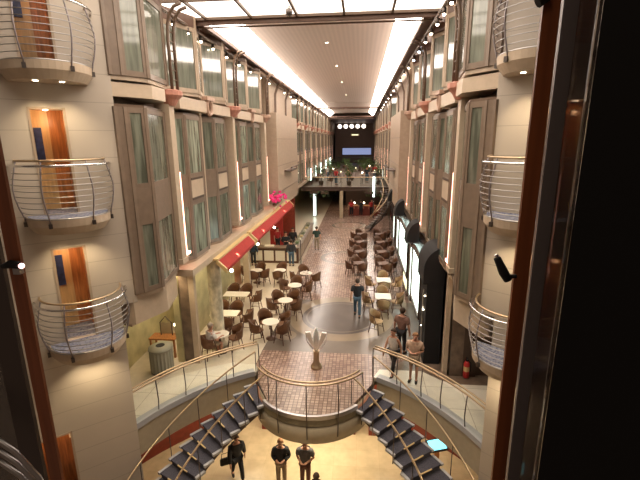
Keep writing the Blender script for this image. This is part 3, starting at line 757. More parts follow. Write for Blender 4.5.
for k, x in enumerate((-4.3, -3.1, -1.9, -.7, .5)):
    t = empty('globe_lamp', (x, 86, 10.5), 0, 'glowing globe lamp at the far end, %s from the left' % ORD[k], 'lamp', 'globe lamps at the far end')
    MB().sphere((0, 0, 0), .42, 8).build('globe', 'skylight', t); MB().tube([(0, 0, .4), (0, 0, .69)], .03, 6).build('stem', 'brass', t)

# ------------------------------------------------------------------ upper gallery crossing the street
t = empty('floor_gallery', (XC, 42, 0)); struct(t, 'gallery bridge crossing the street', 'bridge')
MB().bx((-4.6, 0, 2.75), (4.6, 44, 3.15)).build('slab', 'darkbrown', t)
MB().bx((-4.5, -.12, 3.15), (4.5, -.05, 3.2)).build('curb', 'steel', t)
MB().bx((-4.5, -.1, 3.2), (4.5, -.08, 4.1)).build('glass_panel', 'glass', t)
MB().tube([(-4.5, -.09, 4.15), (4.5, -.09, 4.15)], .04, 6).build('handrail', 'brass', t)
for k in range(10): MB().tube([(-4.5 + k, -.09, 3.1), (-4.5 + k, -.09, 4.15)], .025, 6).build('rail_post', 'darksteel', t)
for k, x in enumerate((-5.0, -3.9, .6, 1.7)):
    mb = MB()
    for i in range(60):
        a = random.uniform(0, 6.28); r = random.uniform(0, .38); zz = random.uniform(-.3, .25)
        c = Vector((r * math.cos(a) * 1.4, r * math.sin(a) * .5, zz)); d = Vector((random.uniform(-1, 1), random.uniform(-1, 1), random.uniform(-1, .6))).normalized() * .16
        w = d.cross(Vector((.3, .5, .7))).normalized() * .05
        mb.add([c - w, c + d * .5 + w * 1.4, c + d, c + d * .5 - w * 1.4], [(0, 1, 2, 3)])
    t = empty('hanging_planter', (x + .3, 41.55, 2.55), 0, 'green plant hanging under the gallery edge, %s from the left' % ORD[k], 'plant', 'plants along the gallery edge')
    mb.build('foliage', 'green', t)
    MB().bx((-.4, -.12, -.05), (.4, .12, .2)).build('trough', 'darkbrown', t)
# lit shop windows on the gallery, and lit portals below
sn = 0
def shop(side, d, y0, y1, z0, z1, m, label):
    t = empty('shop_window', (*P2(side, d, y0), z0), 0, label, 'shop window')
    x = side * .06
    MB().bx((0, 0, 0), (x, y1 - y0, z1 - z0)).build('display', m, t)
    fr = MB()
    for y in (0, y1 - y0): fr.bx((-side * .06, y - .04, -.05), (x, y + .04, z1 - z0 + .05))
    for z in (0, z1 - z0): fr.bx((-side * .06, 0, z - .05), (x, y1 - y0, z + .05))
    fr.build('window_frame', 'darkbrown', t)
    return t
for k, (y0, y1) in enumerate([(44, 46.6), (49, 52), (55, 59), (63, 68), (72, 78)]):
    shop(-1, 3.95, y0, y0 + (y1 - y0) * .6, 3.5, 4.9, 'white_lit', 'white lit window on the left of the gallery, %s from the near end' % ORD[k])
for k, (y0, y1) in enumerate([(46, 47.5), (54, 56), (66, 69)]):
    shop(1, 3.95, y0, y1, 3.5, 4.7, 'yellow_lit' if k else 'white_lit', 'small lit window on the right of the gallery, %s from the near end' % ORD[k])
# things standing on the gallery
cols = ['darkred', 'green', 'tabletop', 'darkbrown', 'wood', 'redwood', 'olive']
def bar_table(x, y, z, label, m='tabletop', grp=None):
    t = empty('bar_table', (x, y, z), 0, label, 'table', grp)
    MB().lathe([(.34, .98), (.36, 1.0), (.34, 1.02)], n=16).build('tabletop', m, t)
    MB().tube([(0, 0, 0), (0, 0, .98)], .04, 6).build('leg', 'darksteel', t)
    MB().lathe([(.25, 0), (.25, .03), (.05, .05)], n=12).build('base', 'darksteel', t)
    return t
for k, (x, y) in enumerate([(-4.3, 45), (-2.2, 46.5), (.2, 45.2), (1.6, 48), (-3.4, 52), (-.6, 53), (1.2, 57), (-2, 60)]):
    bar_table(x, y, 3.15, 'round high table on the gallery, %s from the near railing' % ORD[k], cols[(k * 3) % 7], 'high tables on the gallery')
for k, (x, y) in enumerate([(-5.0, 48), (1.9, 44.5), (-1.0, 49), (-4.4, 57), (2.0, 53), (-.2, 64), (-4.2, 44), (.8, 51), (-3, 55), (1.7, 60), (-1.8, 58), (-4.7, 64), (1.2, 68), (-2.8, 70), (.4, 72), (-1.2, 43.6), (-3.4, 48.2), (.3, 56.5), (-2.1, 64.5), (1.2, 65)]):
    t = empty('potted_tree', (x, y, 3.15), 0, 'bushy potted tree on the gallery, %s, %d metres past the railing' % ('left of centre' if x < XC else 'right of centre', y - 42), 'plant', 'potted trees on the gallery')
    MB().lathe([(.2, 0), (.28, .45), (.25, .45)], n=12).build('pot', 'darkbrown', t)
    MB().tube([(0, 0, .4), (0, 0, 1.1)], .04, 6).build('trunk', 'chairwood', t)
    mb = MB()
    for i in range(110):
        c = Vector((random.gauss(0, .24), random.gauss(0, .24), 1.35 + random.gauss(0, .24))); d = Vector((random.uniform(-1, 1), random.uniform(-1, 1), random.uniform(-1, 1))).normalized() * .2
        w = d.cross(Vector((.3, .5, .7))).normalized() * .06
        mb.add([c - w, c + d * .5 + w, c + d, c + d * .5 - w], [(0, 1, 2, 3)])
    mb.build('foliage', 'green', t)
for k, (x, y) in enumerate([(-4.3, 45), (-2.2, 46.5), (.2, 45.2), (1.6, 48), (-3.4, 52), (-.6, 53), (1.2, 57), (-2, 60)]):
    t = empty('table_lamp', (x, y, 4.17), 0, 'small glowing lamp on the gallery table, %s from the near railing' % ORD[k], 'lamp', 'table lamps on the gallery')
    MB().lathe([(.06, 0), (.02, .02), (.015, .12)], n=8).build('base', 'brass', t); MB().sphere((0, 0, .19), .08, 6).build('bulb', 'yellow_lit' if k % 2 else 'bulb', t)
# under the gallery: pier, dark bar
trim(MB().bx((-2.1, 41.8, 0), (-1.75, 42.6, 2.75)), 'fascia', 'pale pier under the gallery', 'pier')
trim(MB().bx((-4.9, 43, 0), (-4.6, 43.4, 2.75)), 'darkbrown', 'dark post under the gallery', 'post')
t = empty('lit_column', (-4.75, 42.5, 0), 0, 'slim white lit column under the left end of the gallery', 'lit column')
MB().bx((-.12, -.12, .1), (.12, .12, 2.65)).build('light_panel', 'white_lit', t); MB().bx((-.15, -.15, 0), (.15, .15, .1)).build('base', 'steel', t)
MB().bx((-.15, -.15, 2.65), (.15, .15, 2.74)).build('cap', 'steel', t)
t = empty('lit_column', (1.35, 41.7, 0), 0, 'slim green lit column by the spiral stair', 'lit column')
MB().bx((-.1, -.1, 2.2), (.1, .1, 4.2)).build('light_panel', 'white_lit', t); MB().bx((-.06, -.06, 0), (.06, .06, 2.2)).build('post', 'darksteel', t)
struct(MB().bx((-1.75, 50, 0), (3, 50.3, 2.75)).build('wall_bar', 'darkbrown'), 'dark wall of the bar under the gallery', 'wall')
t = empty('bar_counter', (.3, 43.5, 0), 0, 'dark red bar counter under the gallery', 'bar counter')
MB().bx((-1.5, -.3, 0), (1.9, .3, 1.0)).build('body', 'darkred', t); MB().bx((-1.6, -.4, 1.0), (2.0, .4, 1.06)).build('countertop', 'wood', t)
for k, x in enumerate((-.6, .4, 1.3)):
    t = empty('counter_lamp', (x, 43.4, 1.06), 0, 'small lamp on the dark red bar, %s from the left' % ORD[k], 'lamp', 'lamps on the dark red bar')
    MB().tube([(0, 0, 0), (0, 0, .2)], .02, 6).build('stem', 'brass', t); MB().sphere((0, 0, .26), .1, 6).build('bulb', 'bulb', t)
# right-hand spiral stair
t = empty('spiral_staircase', (1.6, 37, 0), 0, 'dark curved staircase with golden handrail rising to the gallery on the right', 'staircase')
n = 18
for k in range(n):
    a = math.radians(200 + k * 11); z = (k + 1) * 3.15 / n
    c = Vector((1.5 * math.cos(a) * .55, 1.9 * math.sin(a) + k * .12 - .4, z))
    MB().box(c, (.9, .3, .05), a).build('tread', 'darkbrown', t)
for o in (-.5, .35):
    pts = []
    for k in range(n + 1):
        a = math.radians(200 + k * 11); z = k * 3.15 / n
        pts.append(((1.5 + o * .6) * math.cos(a) * .55 + o * .3, (1.9) * math.sin(a) + k * .12 - .4, z + .95))
    MB().tube(pts, .04, 6).build('handrail', 'brass', t, smooth=True)
    MB().tube([(p[0], p[1], p[2] - 1.1) for p in pts], .06, 6).build('stringer', 'darksteel', t, smooth=True)

# ------------------------------------------------------------------ right shops
t = empty('shop_front', (2.9, 13.5, 0), 0, 'tall black shop portal with a curved hood beside the cream column', 'shop front')
q = [(.0, .0), (.0, 3.6)] + [(-.9 * math.sin(i * PI / 16) - .0, 3.6 + .75 * math.cos(i * PI / 16) - .0) for i in range(0, 9)]
hood = [(0, 3.0), (0, 4.3)] + [(-.72 * math.sin(i * PI / 16), 3.5 + .8 * math.cos(i * PI / 16)) for i in range(1, 9)] + [(-.72, 3.0)]
mb = MB(); m_ = len(hood)
mb.add([(x, 0, z) for x, z in hood] + [(x, 1.4, z) for x, z in hood], [tuple(range(m_)), tuple(range(m_, 2 * m_))] + [(i, (i + 1) % m_, (i + 1) % m_ + m_, i + m_) for i in range(m_)])
mb.build('hood', 'black', t)
MB().bx((-.58, .02, 0), (-.02, 1.38, 3.0)).build('body', 'black', t)
MB().bx((-.62, .5, .3), (-.58, .62, 2.6)).build('window_frame', 'steel', t)
for i, z in enumerate((2.5, 1.9, 1.2)): MB().lathe([(.04, 0), (.04, .02)], (-.6, .2 + .2 * i, z), 8).build('downlight', 'bulb', t)
struct(MB().bx((2.62, 15.0, 0), (2.82, 36, 3.62)).build('wall_shopfront_right', 'blackgloss'), 'black shop facade on the right', 'wall')
shop(1, 2.36 - XC, 15.15, 17.7, 1.0, 3.3, 'white_lit', 'tall bright white display window, nearest on the right')
shop(1, 2.40 - XC, 18.1, 18.9, .6, 3.1, 'white_lit', 'narrow bright display window between the two large ones')
shop(1, 2.36 - XC, 19.6, 24.0, 1.2, 3.3, 'white_lit', 'tall bright white display window, second on the right')
shop(1, 2.44 - XC, 19.7, 22.0, .2, 1.0, 'yellow_lit', 'low pale yellow display window on the right')
for i, (y0, y1) in enumerate([(25, 26.4), (28, 29.2)]):
    shop(1, 2.42 - XC, y0, y1, 1, 3, 'white_lit', 'slim far display window on the right, %s' % ('nearer one' if i == 0 else 'farther one'))
for i, y in enumerate((17.85, 24.4, 30.5)):
    t = empty('canopy', (2.6, y, 3.4), 0, 'black rounded canopy over the right shops, %s from the portal' % ORD[i], 'canopy', 'black canopies over the right shops')
    prof = [(0, 0)] + [(-.55 * math.sin(k * PI / 16), .9 * math.cos(k * PI / 16)) for k in range(9)]
    m_ = len(prof)
    MB().add([(x, 0, z) for x, z in prof] + [(x, .9, z) for x, z in prof], [tuple(range(m_)), tuple(range(m_, 2 * m_))] + [(k, (k + 1) % m_, (k + 1) % m_ + m_, k + m_) for k in range(m_)]).build('cover', 'black', t)
    MB().bx((-.56, 0, -.06), (0, .9, 0)).build('edge_frame', 'darksteel', t)
# pillar foot, stone pier and extinguisher on the right
trim(MB().bx((2.86, 12.78, 0), (3.0, 13.04, 4.1)), 'cream', 'cream column at the right corner', 'column')
trim(MB().bx((3.08, 12.8, 0), (3.5, 13.1, 3.6)), 'darkstone', 'dark stone pier at the right corner', 'pier')
trim(MB().bx((3.5, 12.95, 0), (4.0, 13.1, 3.5)), 'darkbrown', 'brown wall behind the extinguisher', 'wall panel')
t = empty('fire_extinguisher', (3.62, 12.72, 0.02), 0, 'red fire extinguisher standing against the dark right wall', 'fire extinguisher')
MB().lathe([(.09, 0), (.1, .03), (.1, .50), (.07, .57), (.03, .60)], n=16).build('cylinder', 'extred', t, smooth=True)
MB().lathe([(.035, .6), (.035, .66)], n=10).build('valve', 'black', t); MB().bx((-.02, -.1, .66), (.02, .06, .70)).build('handle', 'black', t)
MB().tube([(0.03, 0, .64), (.12, -.03, .55), (.12, -.05, .25)], .014, 6).build('hose', 'black', t)
MB().lathe([(.101, .25), (.101, .42)], n=16).build('instruction_label', 'yellow', t)

# ------------------------------------------------------------------ left foot of the facade
trim(MB().bx((-5.86, 12.85, 0), (-5.66, 13.05, 4.1)), 'cream', 'slim cream column at the left corner', 'column')
trim(MB().bx((-6.25, 12.95, 0), (-5.88, 13.2, 3.5)), 'darkstone', 'dark stone pier at the left corner', 'pier')
trim(MB().bx((-6.5, 12.9, 0), (-6.27, 13.1, 3.5)), 'cafewall', 'pale yellow pier at the left corner', 'pier')
trim(MB().lathe([(.34, 0), (.34, .12), (.25, .18), (.25, 3.45), (.33, 3.6)], (-5.42, 14.2, 0), 20), 'marble', 'round veined marble column beside the cafe', 'column', smooth=True)
# cafe rear: wall panels, doors
t = empty('wall_cafe_panel', (-6.6, 18.4, 0)); struct(t, 'pale partition with wooden door by the cafe', 'partition')
MB().bx((.45, 2.0, 0), (.75, 2.3, 3.5)).build('pier', 'cream', t); MB().bx((-.1, 1.8, 0), (0, 3.0, 3.0)).build('wood_panel', 'wood', t)
MB().bx((-.1, -3.4, 0), (0, 1.8, 3.2)).build('mural_panel', 'cafewall', t)
# trash bin
t = empty('litter_bin', (-6.80, 12.3, 0), 0, 'round grey green fluted litter bin on the left gangway', 'litter bin'); t.scale = (1.25, 1.25, 1.12)
n = 40; mb = MB(); vs = []
for z in (.04, .74):
    for k in range(n): r = .30 + (.012 if k % 2 else -.006); vs.append((r * math.cos(2 * PI * k / n), r * math.sin(2 * PI * k / n), z))
mb.add(vs, [(k, (k + 1) % n, (k + 1) % n + n, k + n) for k in range(n)] + [tuple(range(n)), tuple(range(n, 2 * n))]); mb.build('body', 'binmat', t)
MB().lathe([(.28, 0), (.31, .02), (.31, .05), (.28, .06)], n=24).build('base', 'darksteel', t)
mb = MB().lathe([(.31, .74), (.33, .77), (.32, .82), (.14, .87), (.12, .87)], n=24); lid = mb.build('lid', 'binmat', t, smooth=True)
MB().lathe([(.12, .865), (.12, .875)], n=18).build('opening', 'black', lid)
# display table behind the bin
t = empty('display_table', (-7.2, 13.4, 0), 0, 'orange wood table standing behind the litter bin', 'table')
MB().bx((-.5, -.25, .70), (.5, .25, .75)).build('tabletop', 'wood', t)
for sx in (-.45, .45):
    for sy in (-.2, .2): MB().bx((sx - .03, sy - .03, 0), (sx + .03, sy + .03, .70)).build('leg', 'wood', t)
t = empty('picture_stand', (-7.15, 13.5, .75), 0, 'dark framed sign on the orange wood table', 'sign')
MB().tube([(-.22, 0, 0), (-.22, 0, .5), (0, 0, .75), (.22, 0, .5), (.22, 0, 0)], .02, 6).build('frame', 'darkbrown', t)
MB().bx((-.2, -.01, .06), (.2, .01, .5)).build('card', 'fascia', t)
t = empty('candle_lamp', (-6.8, 13.5, .75), 0, 'small brass candle lamp on the orange wood table', 'lamp')
MB().lathe([(.06, 0), (.02, .03), (.015, .35), (.04, .38)], n=10).build('stand', 'brass', t); MB().sphere((0, 0, .43), .05, 6).build('bulb', 'bulb', t)

# ------------------------------------------------------------------ awnings and flowers
def awning(y0, y1, label):
    t = empty('awning', (-5.15, y0, 3.3), 0, label, 'awning')
    L = y1 - y0
    pr = [(-.05, .30), (.08, .28), (.36, -.02), (.36, -.14), (.33, -.14), (.31, -.03), (.03, .24)]
    m_ = len(pr)
    MB().add([(x, 0, z) for x, z in pr] + [(x, L, z) for x, z in pr], [tuple(range(m_)), tuple(range(m_, 2 * m_))] + [(k, (k + 1) % m_, (k + 1) % m_ + m_, k + m_) for k in range(m_)]).build('canopy', 'red', t)
    MB().bx((-.12, -.1, .29), (.08, L + .1, .36)).build('top_trim', 'yellow', t)
    for yy in (-.12, L):
        MB().add([(.04, yy, .33), (.38, yy, .0), (.38, yy, -.16), (-.02, yy, .2), (.04, yy + .1, .33), (.38, yy + .1, .0), (.38, yy + .1, -.16), (-.02, yy + .1, .2)],
                 [(0, 1, 2, 3), (4, 5, 6, 7), (0, 1, 5, 4), (1, 2, 6, 5), (2, 3, 7, 6), (3, 0, 4, 7)]).build('end_trim', 'yellow', t)
    return t
awning(13.9, 17.9, 'red awning with yellow trim over the cafe, nearest one')
awning(18.4, 29.0, 'red awning with yellow trim beyond the yellow joint, farther one')
t = empty('flower_sign', (-5.3, 25.8, 4.0), 0, 'bright pink flower cluster on top of the red awning', 'flowers')
mb = MB()
for i in range(70):
    mb.sphere((random.gauss(0, .22), random.gauss(0, .9), random.gauss(.3, .22)), random.uniform(.05, .11), 4)
mb.build('blossoms', 'pink', t); MB().bx((-.1, -1, -.1), (.1, 1, .02)).build('box', 'darkbrown', t)
# ------------------------------------------------------------------ cafe bar
t = empty('cafe_counter', (-3.95, 25.4, 0), 0, 'brown cafe bar counter with pale square front panels', 'bar counter')
MB().bx((-3.1, 0, 0), (0, .5, 1.0)).build('front_body', 'chairwood', t)
MB().bx((-.4, .5, 0), (0, 8.2, 1.0)).build('side_body', 'chairwood', t)
for k in range(4): MB().bx((-3.0 + k * .75, -.03, .16), (-2.38 + k * .75, 0, .84)).build('front_panel', 'tabletop', t)
for k in range(9): MB().bx((0, .3 + k * .87, .16), (.03, 1.0 + k * .87, .84)).build('side_panel', 'beige', t)
MB().bx((-3.2, -.1, 1.0), (.1, .6, 1.07)).build('countertop', 'darkstone', t); MB().bx((-.5, .6, 1.0), (.1, 8.3, 1.07)).build('side_countertop', 'darkstone', t)
MB().tube([(.18, -.1, 0), (.18, -.1, 1.6)], .03, 6).build('corner_post', 'darksteel', t)
for k, (x, y) in enumerate([(-5.9, 25.7), (-4.4, 25.65)]):
    t = empty('serving_tray', (x, y, 1.07), 0, 'white tray on the cafe bar, %s one' % ('left' if k == 0 else 'right'), 'tray')
    MB().bx((-.3, -.15, 0), (.3, .15, .06)).build('tray', 'tabletop', t)
for k in range(7):
    t = empty('glass_display', (-4.15, 26.4 + k * .95, 1.07), 0, 'small glass display case on the side of the cafe bar, %s from the corner' % ORD[k], 'display case', 'glass cases on the cafe bar')
    MB().bx((-.15, -.3, 0), (.15, .3, .05)).build('base', 'steel', t); MB().bx((-.14, -.28, .05), (.14, .28, .32)).build('glass_cover', 'glass', t)
    MB().bx((-.1, -.2, .05), (.1, .2, .14)).build('pastries', ['green', 'tabletop', 'yellow'][k % 3], t)
for k, (x, y, m) in enumerate([(-6.3, 30, 'red'), (-5.6, 31.5, 'darkred'), (-7.6, 28, 'redwood')]):
    struct(MB().bx((x - .5, y, 0), (x + .5, y + .12, 3.4)).build('wall_panel_bar_' + 'abc'[k] if False else 'trim_%d' % (400 + k), m), 'red panel behind the cafe bar', 'panel')
for k, (x, y) in enumerate([(-5.3, 15.9), (-5.3, 20.4), (-5.3, 24.6)]):
    t = empty('pendant_lamp', (x, y, 2.55), 0, 'glowing white globe lamp below the red awning, %s from the near end' % ORD[k], 'lamp')
    MB().sphere((0, 0, 0), .075, 8).build('globe', 'bulb', t); MB().tube([(0, 0, .07), (0, 0, 1.04)], .012, 6).build('cord', 'darksteel', t)

# ------------------------------------------------------------------ furniture
def make_chair(m='wicker'):
    t = empty('wicker_chair'); t.scale = (1.12, 1.12, 1.08)
    # curved back built as a bent woven sheet
    mb = MB(); n = 12; vs = []
    for j, (z, r) in enumerate(((.46, .235), (.62, .25), (.78, .265), (.9, .27))):
        for i in range(n + 1):
            a = math.radians(-10 + 200 * i / n)
            top = 0 if j < 3 else -.16 * abs(math.cos(a)) ** 2
            zz = z + top if j == 3 else min(z, .9 - .16 * abs(math.cos(a)) ** 2)
            vs.append((r * math.cos(a), .02 + r * math.sin(a) * 1.0, zz))
    m_ = len(vs); vs += [(x * .9, .02 + (y - .02) * .9, z) for x, y, z in vs]
    fs = []
    for j in range(3):
        for i in range(n):
            a = j * (n + 1) + i; fs.append((a, a + 1, a + n + 2, a + n + 1)); fs.append((a + m_, a + n + 1 + m_, a + n + 2 + m_, a + 1 + m_))
    for i in range(n):
        a = 3 * (n + 1) + i; fs.append((a, a + 1, a + 1 + m_, a + m_)); fs.append((i, i + 1, i + 1 + m_, i + m_))
    mb.add(vs, fs); mb.build('backrest', m, t, smooth=True)
    MB().lathe([(.21, .41), (.235, .43), (.235, .46), (.2, .475)], (0, 0, 0), 18).build('seat', m, t, smooth=True)
    rim = []
    for i in range(n + 1):
        a = math.radians(-10 + 200 * i / n); rim.append((.265 * math.cos(a), .02 + .265 * math.sin(a), .905 - .16 * abs(math.cos(a)) ** 2))
    rim = [(.24, -.12, .45)] + rim + [(-.24, -.12, .45)]
    MB().tube(rim, .017, 6).build('back_frame', 'chairwood', t, smooth=True)
    for sx in (-1, 1):
        for sy in (-1, 1): MB().tube([(sx * .16, sy * .15, .43), (sx * .21, sy * .21, 0)], .018, 6).build('leg', 'chairwood', t)
    mb = MB()
    for sx in (-1, 1): mb.tube([(sx * .19, -.18, .2), (sx * .19, .18, .2)], .01, 5)
    mb.build('stretcher', 'chairwood', t)
    return t
used = {}
def put(key, maker, x, y, rz, label, cat, group=None, z=0):
    if key not in used: used[key] = o = maker()
    else: o = copy_tree(used[key])
    o.location = (x, y, z); o.rotation_euler = (0, 0, rz); o['label'] = label; o['category'] = cat
    if group: o['group'] = group
    return o
def make_round():
    t = empty('round_table')
    MB().lathe([(.33, .715), (.345, .725), (.345, .74), (.33, .75)], n=28).build('tabletop', 'tabletop', t, smooth=False)
    MB().lathe([(.22, 0), (.22, .02), (.05, .06), (.035, .1), (.035, .715)], n=14).build('pedestal', 'chairwood', t, smooth=True)
    return t
def make_rect(w=.95, d=.62):
    def f():
        t = empty('cafe_table')
        MB().bx((-w / 2, -d / 2, .71), (w / 2, d / 2, .75)).build('tabletop', 'tabletop', t)
        MB().bx((-.04, -.04, .03), (.04, .04, .71)).build('pedestal', 'chairwood', t)
        MB().bx((-.25, -.2, 0), (.25, .2, .03)).build('foot', 'chairwood', t)
        return t
    return f
def ring_chairs(tx, ty, angs, r, name, key='c', mk=make_chair):
    """angle 0 = towards the railing (near side), 90 = right, 180 = far"""
    W = {0: 'near', 45: 'near right', 90: 'right', 135: 'far right', 180: 'far', 225: 'far left', 270: 'left', 315: 'near left'}
    for a in angs:
        b_ = min(W, key=lambda q: min(abs(q - a), 360 - abs(q - a)))
        ar = math.radians(a); x = tx + r * math.sin(ar); y = ty - r * math.cos(ar)
        put(key, mk, x, y, PI + ar + random.uniform(-.2, .2), '%s wicker chair on the %s side of %s' % ('brown' if key == 'c' else 'tan', W[b_], name), 'chair', 'wicker cafe chairs')
RT = [(-3.51, 14.98, 'the round table nearest the staircase', (300, 60, 215, 130)), (-3.33, 17.28, 'the second round table from the staircase', (60, 150, 225, 300)), (-3.2, 19.29, 'the third round table from the staircase', (90, 180, 250)),
      (-4.43, 21.67, 'the round table before the cafe bar', (0, 180)), (-5.75, 21.57, 'the left table by the cafe bar', (0, 60, 170, 270)), (-5.2, 13.75, 'the round table beside the marble column', (120,))]
for x, y, nme, an in RT:
    put('rt', make_round, x, y, 0, ('small white ' + nme.replace('the ', '', 1)).replace('white left table', 'white round left table'), 'table', 'round cafe tables')
    ring_chairs(x, y, an, .58, nme)
nme = 'the laden round table by the street'
put('rt2', make_round, -2.9, 21.25, 0, 'small white round table laden with dishes by the street', 'table', 'round cafe tables')
ring_chairs(-2.9, 21.25, (300, 60, 200), .62, nme)
for k, (x, y, z0) in enumerate([(-.12, .05, 0), (.12, -.08, 0), (.02, .16, 0)]):
    t = empty('dish', (-2.9 + x, 21.25 + y, .75), 0, 'white dish on the laden round table, %s one' % ('left', 'right', 'far')[k], 'dish')
    MB().lathe([(.04, 0), (.09, .03), (.085, .035)], n=14).build('plate', 'tabletop', t); MB().lathe([(.03, .03), (.04, .1), (.035, .1)], n=10).build('cup', 'chrome', t)
for (x, y, nme, an) in [(-5.78, 17.85, 'the farther long table', (0, 330, 90)), (-5.62, 15.65, 'the nearer long table', (30, 200, 160, 90))]:
    put('lt', make_rect(1.15, .62), x, y, 0, 'long white ' + nme.replace('the ', '', 1).replace('long ', '') + ' against the cafe wall', 'table', 'long cafe tables')
    for a in an:
        ar = math.radians(a); dx = {0: .32, 330: -.32, 90: .92, 30: .25, 200: -.32, 160: .32}[a]; dy = {0: .6, 330: .6, 90: 0, 30: -.6, 200: .6, 160: .6}[a]
        wd = {0: 'far right', 330: 'far left', 90: 'right end', 30: 'near', 200: 'far left', 160: 'far right'}[a]
        put('c', make_chair, x + dx, y + dy, {0: 0, 330: 0, 90: -PI / 2, 30: PI, 200: 0, 160: 0}[a], 'brown wicker chair at the %s of %s' % (wd, nme), 'chair', 'wicker cafe chairs')
tan = lambda: make_chair('wickertan')
for (x, y, nme, an) in [(1.12, 18.1, 'the nearer square table on the right', (0, 90, 180, 270)), (1.27, 20.4, 'the farther square table on the right', (0, 90, 180, 270))]:
    put('st', make_rect(.72, .72), x, y, 0, 'white ' + nme.replace('the ', '', 1), 'table', 'square cafe tables')
    ring_chairs(x, y, an, .66, nme, 'ct', tan)
put('ct', tan, .75, 15.9, 1.0, 'tan wicker chair standing alone near the dark stone circle', 'chair', 'wicker cafe chairs')
for r_ in range(4):
    for c_ in range(3):
        x = -.1 + c_ * .95 + .1 * r_; y = 23.4 + r_ * 2.3
        nme = 'the dark table in row %s, %s' % (('one', 'two', 'three', 'four')[r_], ('left', 'middle', 'right')[c_])
        put('dt', lambda: make_dark(), x, y, .3, 'dark square cafe table, %s of the %s row beyond the square tables' % (('left', 'middle', 'right')[c_], ORD[r_]), 'table', 'dark tables beyond the square tables') if False else None
def make_dark():
    t = empty('dark_table')
    MB().bx((-.32, -.32, .71), (.32, .32, .75)).build('tabletop', 'chairwood', t)
    MB().lathe([(.2, 0), (.2, .02), (.03, .06), (.03, .71)], n=10).build('pedestal', 'darksteel', t)
    return t
for r_ in range(4):
    for c_ in range(2):
        x = .0 + c_ * 1.42 + .04 * r_; y = 23.4 + r_ * 2.6
        w = 'the %s dark table, row %s' % (('left', 'right')[c_], ('one', 'two', 'three', 'four')[r_])
        put('dt', make_dark, x, y, .2, 'dark square table on the %s, %s row beyond the white ones' % (('left', 'right')[c_], ORD[r_]), 'table', 'dark tables on the right')
        for a in ((20, 200, 290) if c_ == 0 else (20, 110, 200)):
            ar = math.radians(a)
            put('cd', lambda: make_chair('chairwood'), x + .55 * math.sin(ar), y - .55 * math.cos(ar), PI + ar, 'dark brown wicker chair at the %s side of %s' % ({20: 'near', 110: 'right', 200: 'far', 290: 'left'}[a], w), 'chair', 'wicker cafe chairs')

# silver sculpture
t = empty('sculpture', (-1.45, 12.95, 0), 0, 'silver winged trophy sculpture on a brass pedestal on the round platform', 'sculpture')
MB().lathe([(.2, 0), (.2, .08), (.15, .1), (.15, .16), (.11, .2), (.10, .62), (.12, .66)], n=20).build('pedestal', 'brass', t, smooth=True)
MB().lathe([(.05, .64), (.10, .8), (.12, 1.05), (.09, 1.3), (.03, 1.48), (.01, 1.52)], n=14).build('body', 'silver', t, smooth=True)
for sx in (-1, 1):
    o = MB()
    pr = [(.05, .7), (.18, .88), (.29, 1.12), (.36, 1.34), (.2, 1.36), (.14, 1.1), (.08, .95)]
    m_ = len(pr)
    o.add([(sx * x, -.05, z) for x, z in pr] + [(sx * x, .05, z) for x, z in pr], [tuple(range(m_)), tuple(range(m_, 2 * m_))] + [(k, (k + 1) % m_, (k + 1) % m_ + m_, k + m_) for k in range(m_)])
    o.build('wing', 'silver', t)
    MB().tube([(sx * .36, 0, 1.34), (sx * .33, 0, 1.0), (sx * .12, 0, .7)], .02, 6).build('rim', 'chrome', t)

# lower deck blue screen kiosk
t = empty('touch_kiosk', (2.66, 11.95, -3.2), 0, 'information kiosk with a glowing blue screen on the lower deck', 'kiosk')
MB().bx((-.08, -.08, 0), (.08, .08, 1.05)).build('pedestal', 'wood', t)
R2 = Matrix.Rotation(math.radians(18), 3, 'X') @ Matrix.Rotation(.25, 3, 'Z')
MB().box((0, 0, 1.12), (.62, .44, .06), mx=R2).build('housing', 'black', t)
MB().box(tuple(Vector((0, 0, 1.12)) + R2 @ Vector((0, 0, .034))), (.54, .36, .006), mx=R2).build('screen', 'screen', t)

# ------------------------------------------------------------------ people
def skin_mesh(name, verts, edges, radii, m, parent, sub=1):
    me = bpy.data.meshes.new(name); me.from_pydata(verts, edges, []); o = bpy.data.objects.new(name, me); COL.objects.link(o)
    o.modifiers.new('Skin', 'SKIN')
    for i, r in enumerate(radii):
        sv = me.skin_vertices[0].data[i]; sv.radius = r if isinstance(r, tuple) else (r, r)
        sv.use_root = (i == 0)
    s = o.modifiers.new('Sub', 'SUBSURF'); s.levels = sub; s.render_levels = sub
    dg = bpy.context.evaluated_depsgraph_get(); dg.update()
    nm = bpy.data.meshes.new_from_object(o.evaluated_get(dg)); nm.materials.clear(); nm.materials.append(m)
    for p in nm.polygons: p.use_smooth = True
    bpy.data.objects.remove(o); o2 = bpy.data.objects.new(name, nm); COL.objects.link(o2); o2.parent = parent
    return o2
def cm(n, c, r=.8): 
    if n not in M: M[n] = mat(n, c, r, noise=.15, nscale=14)
    return M[n]
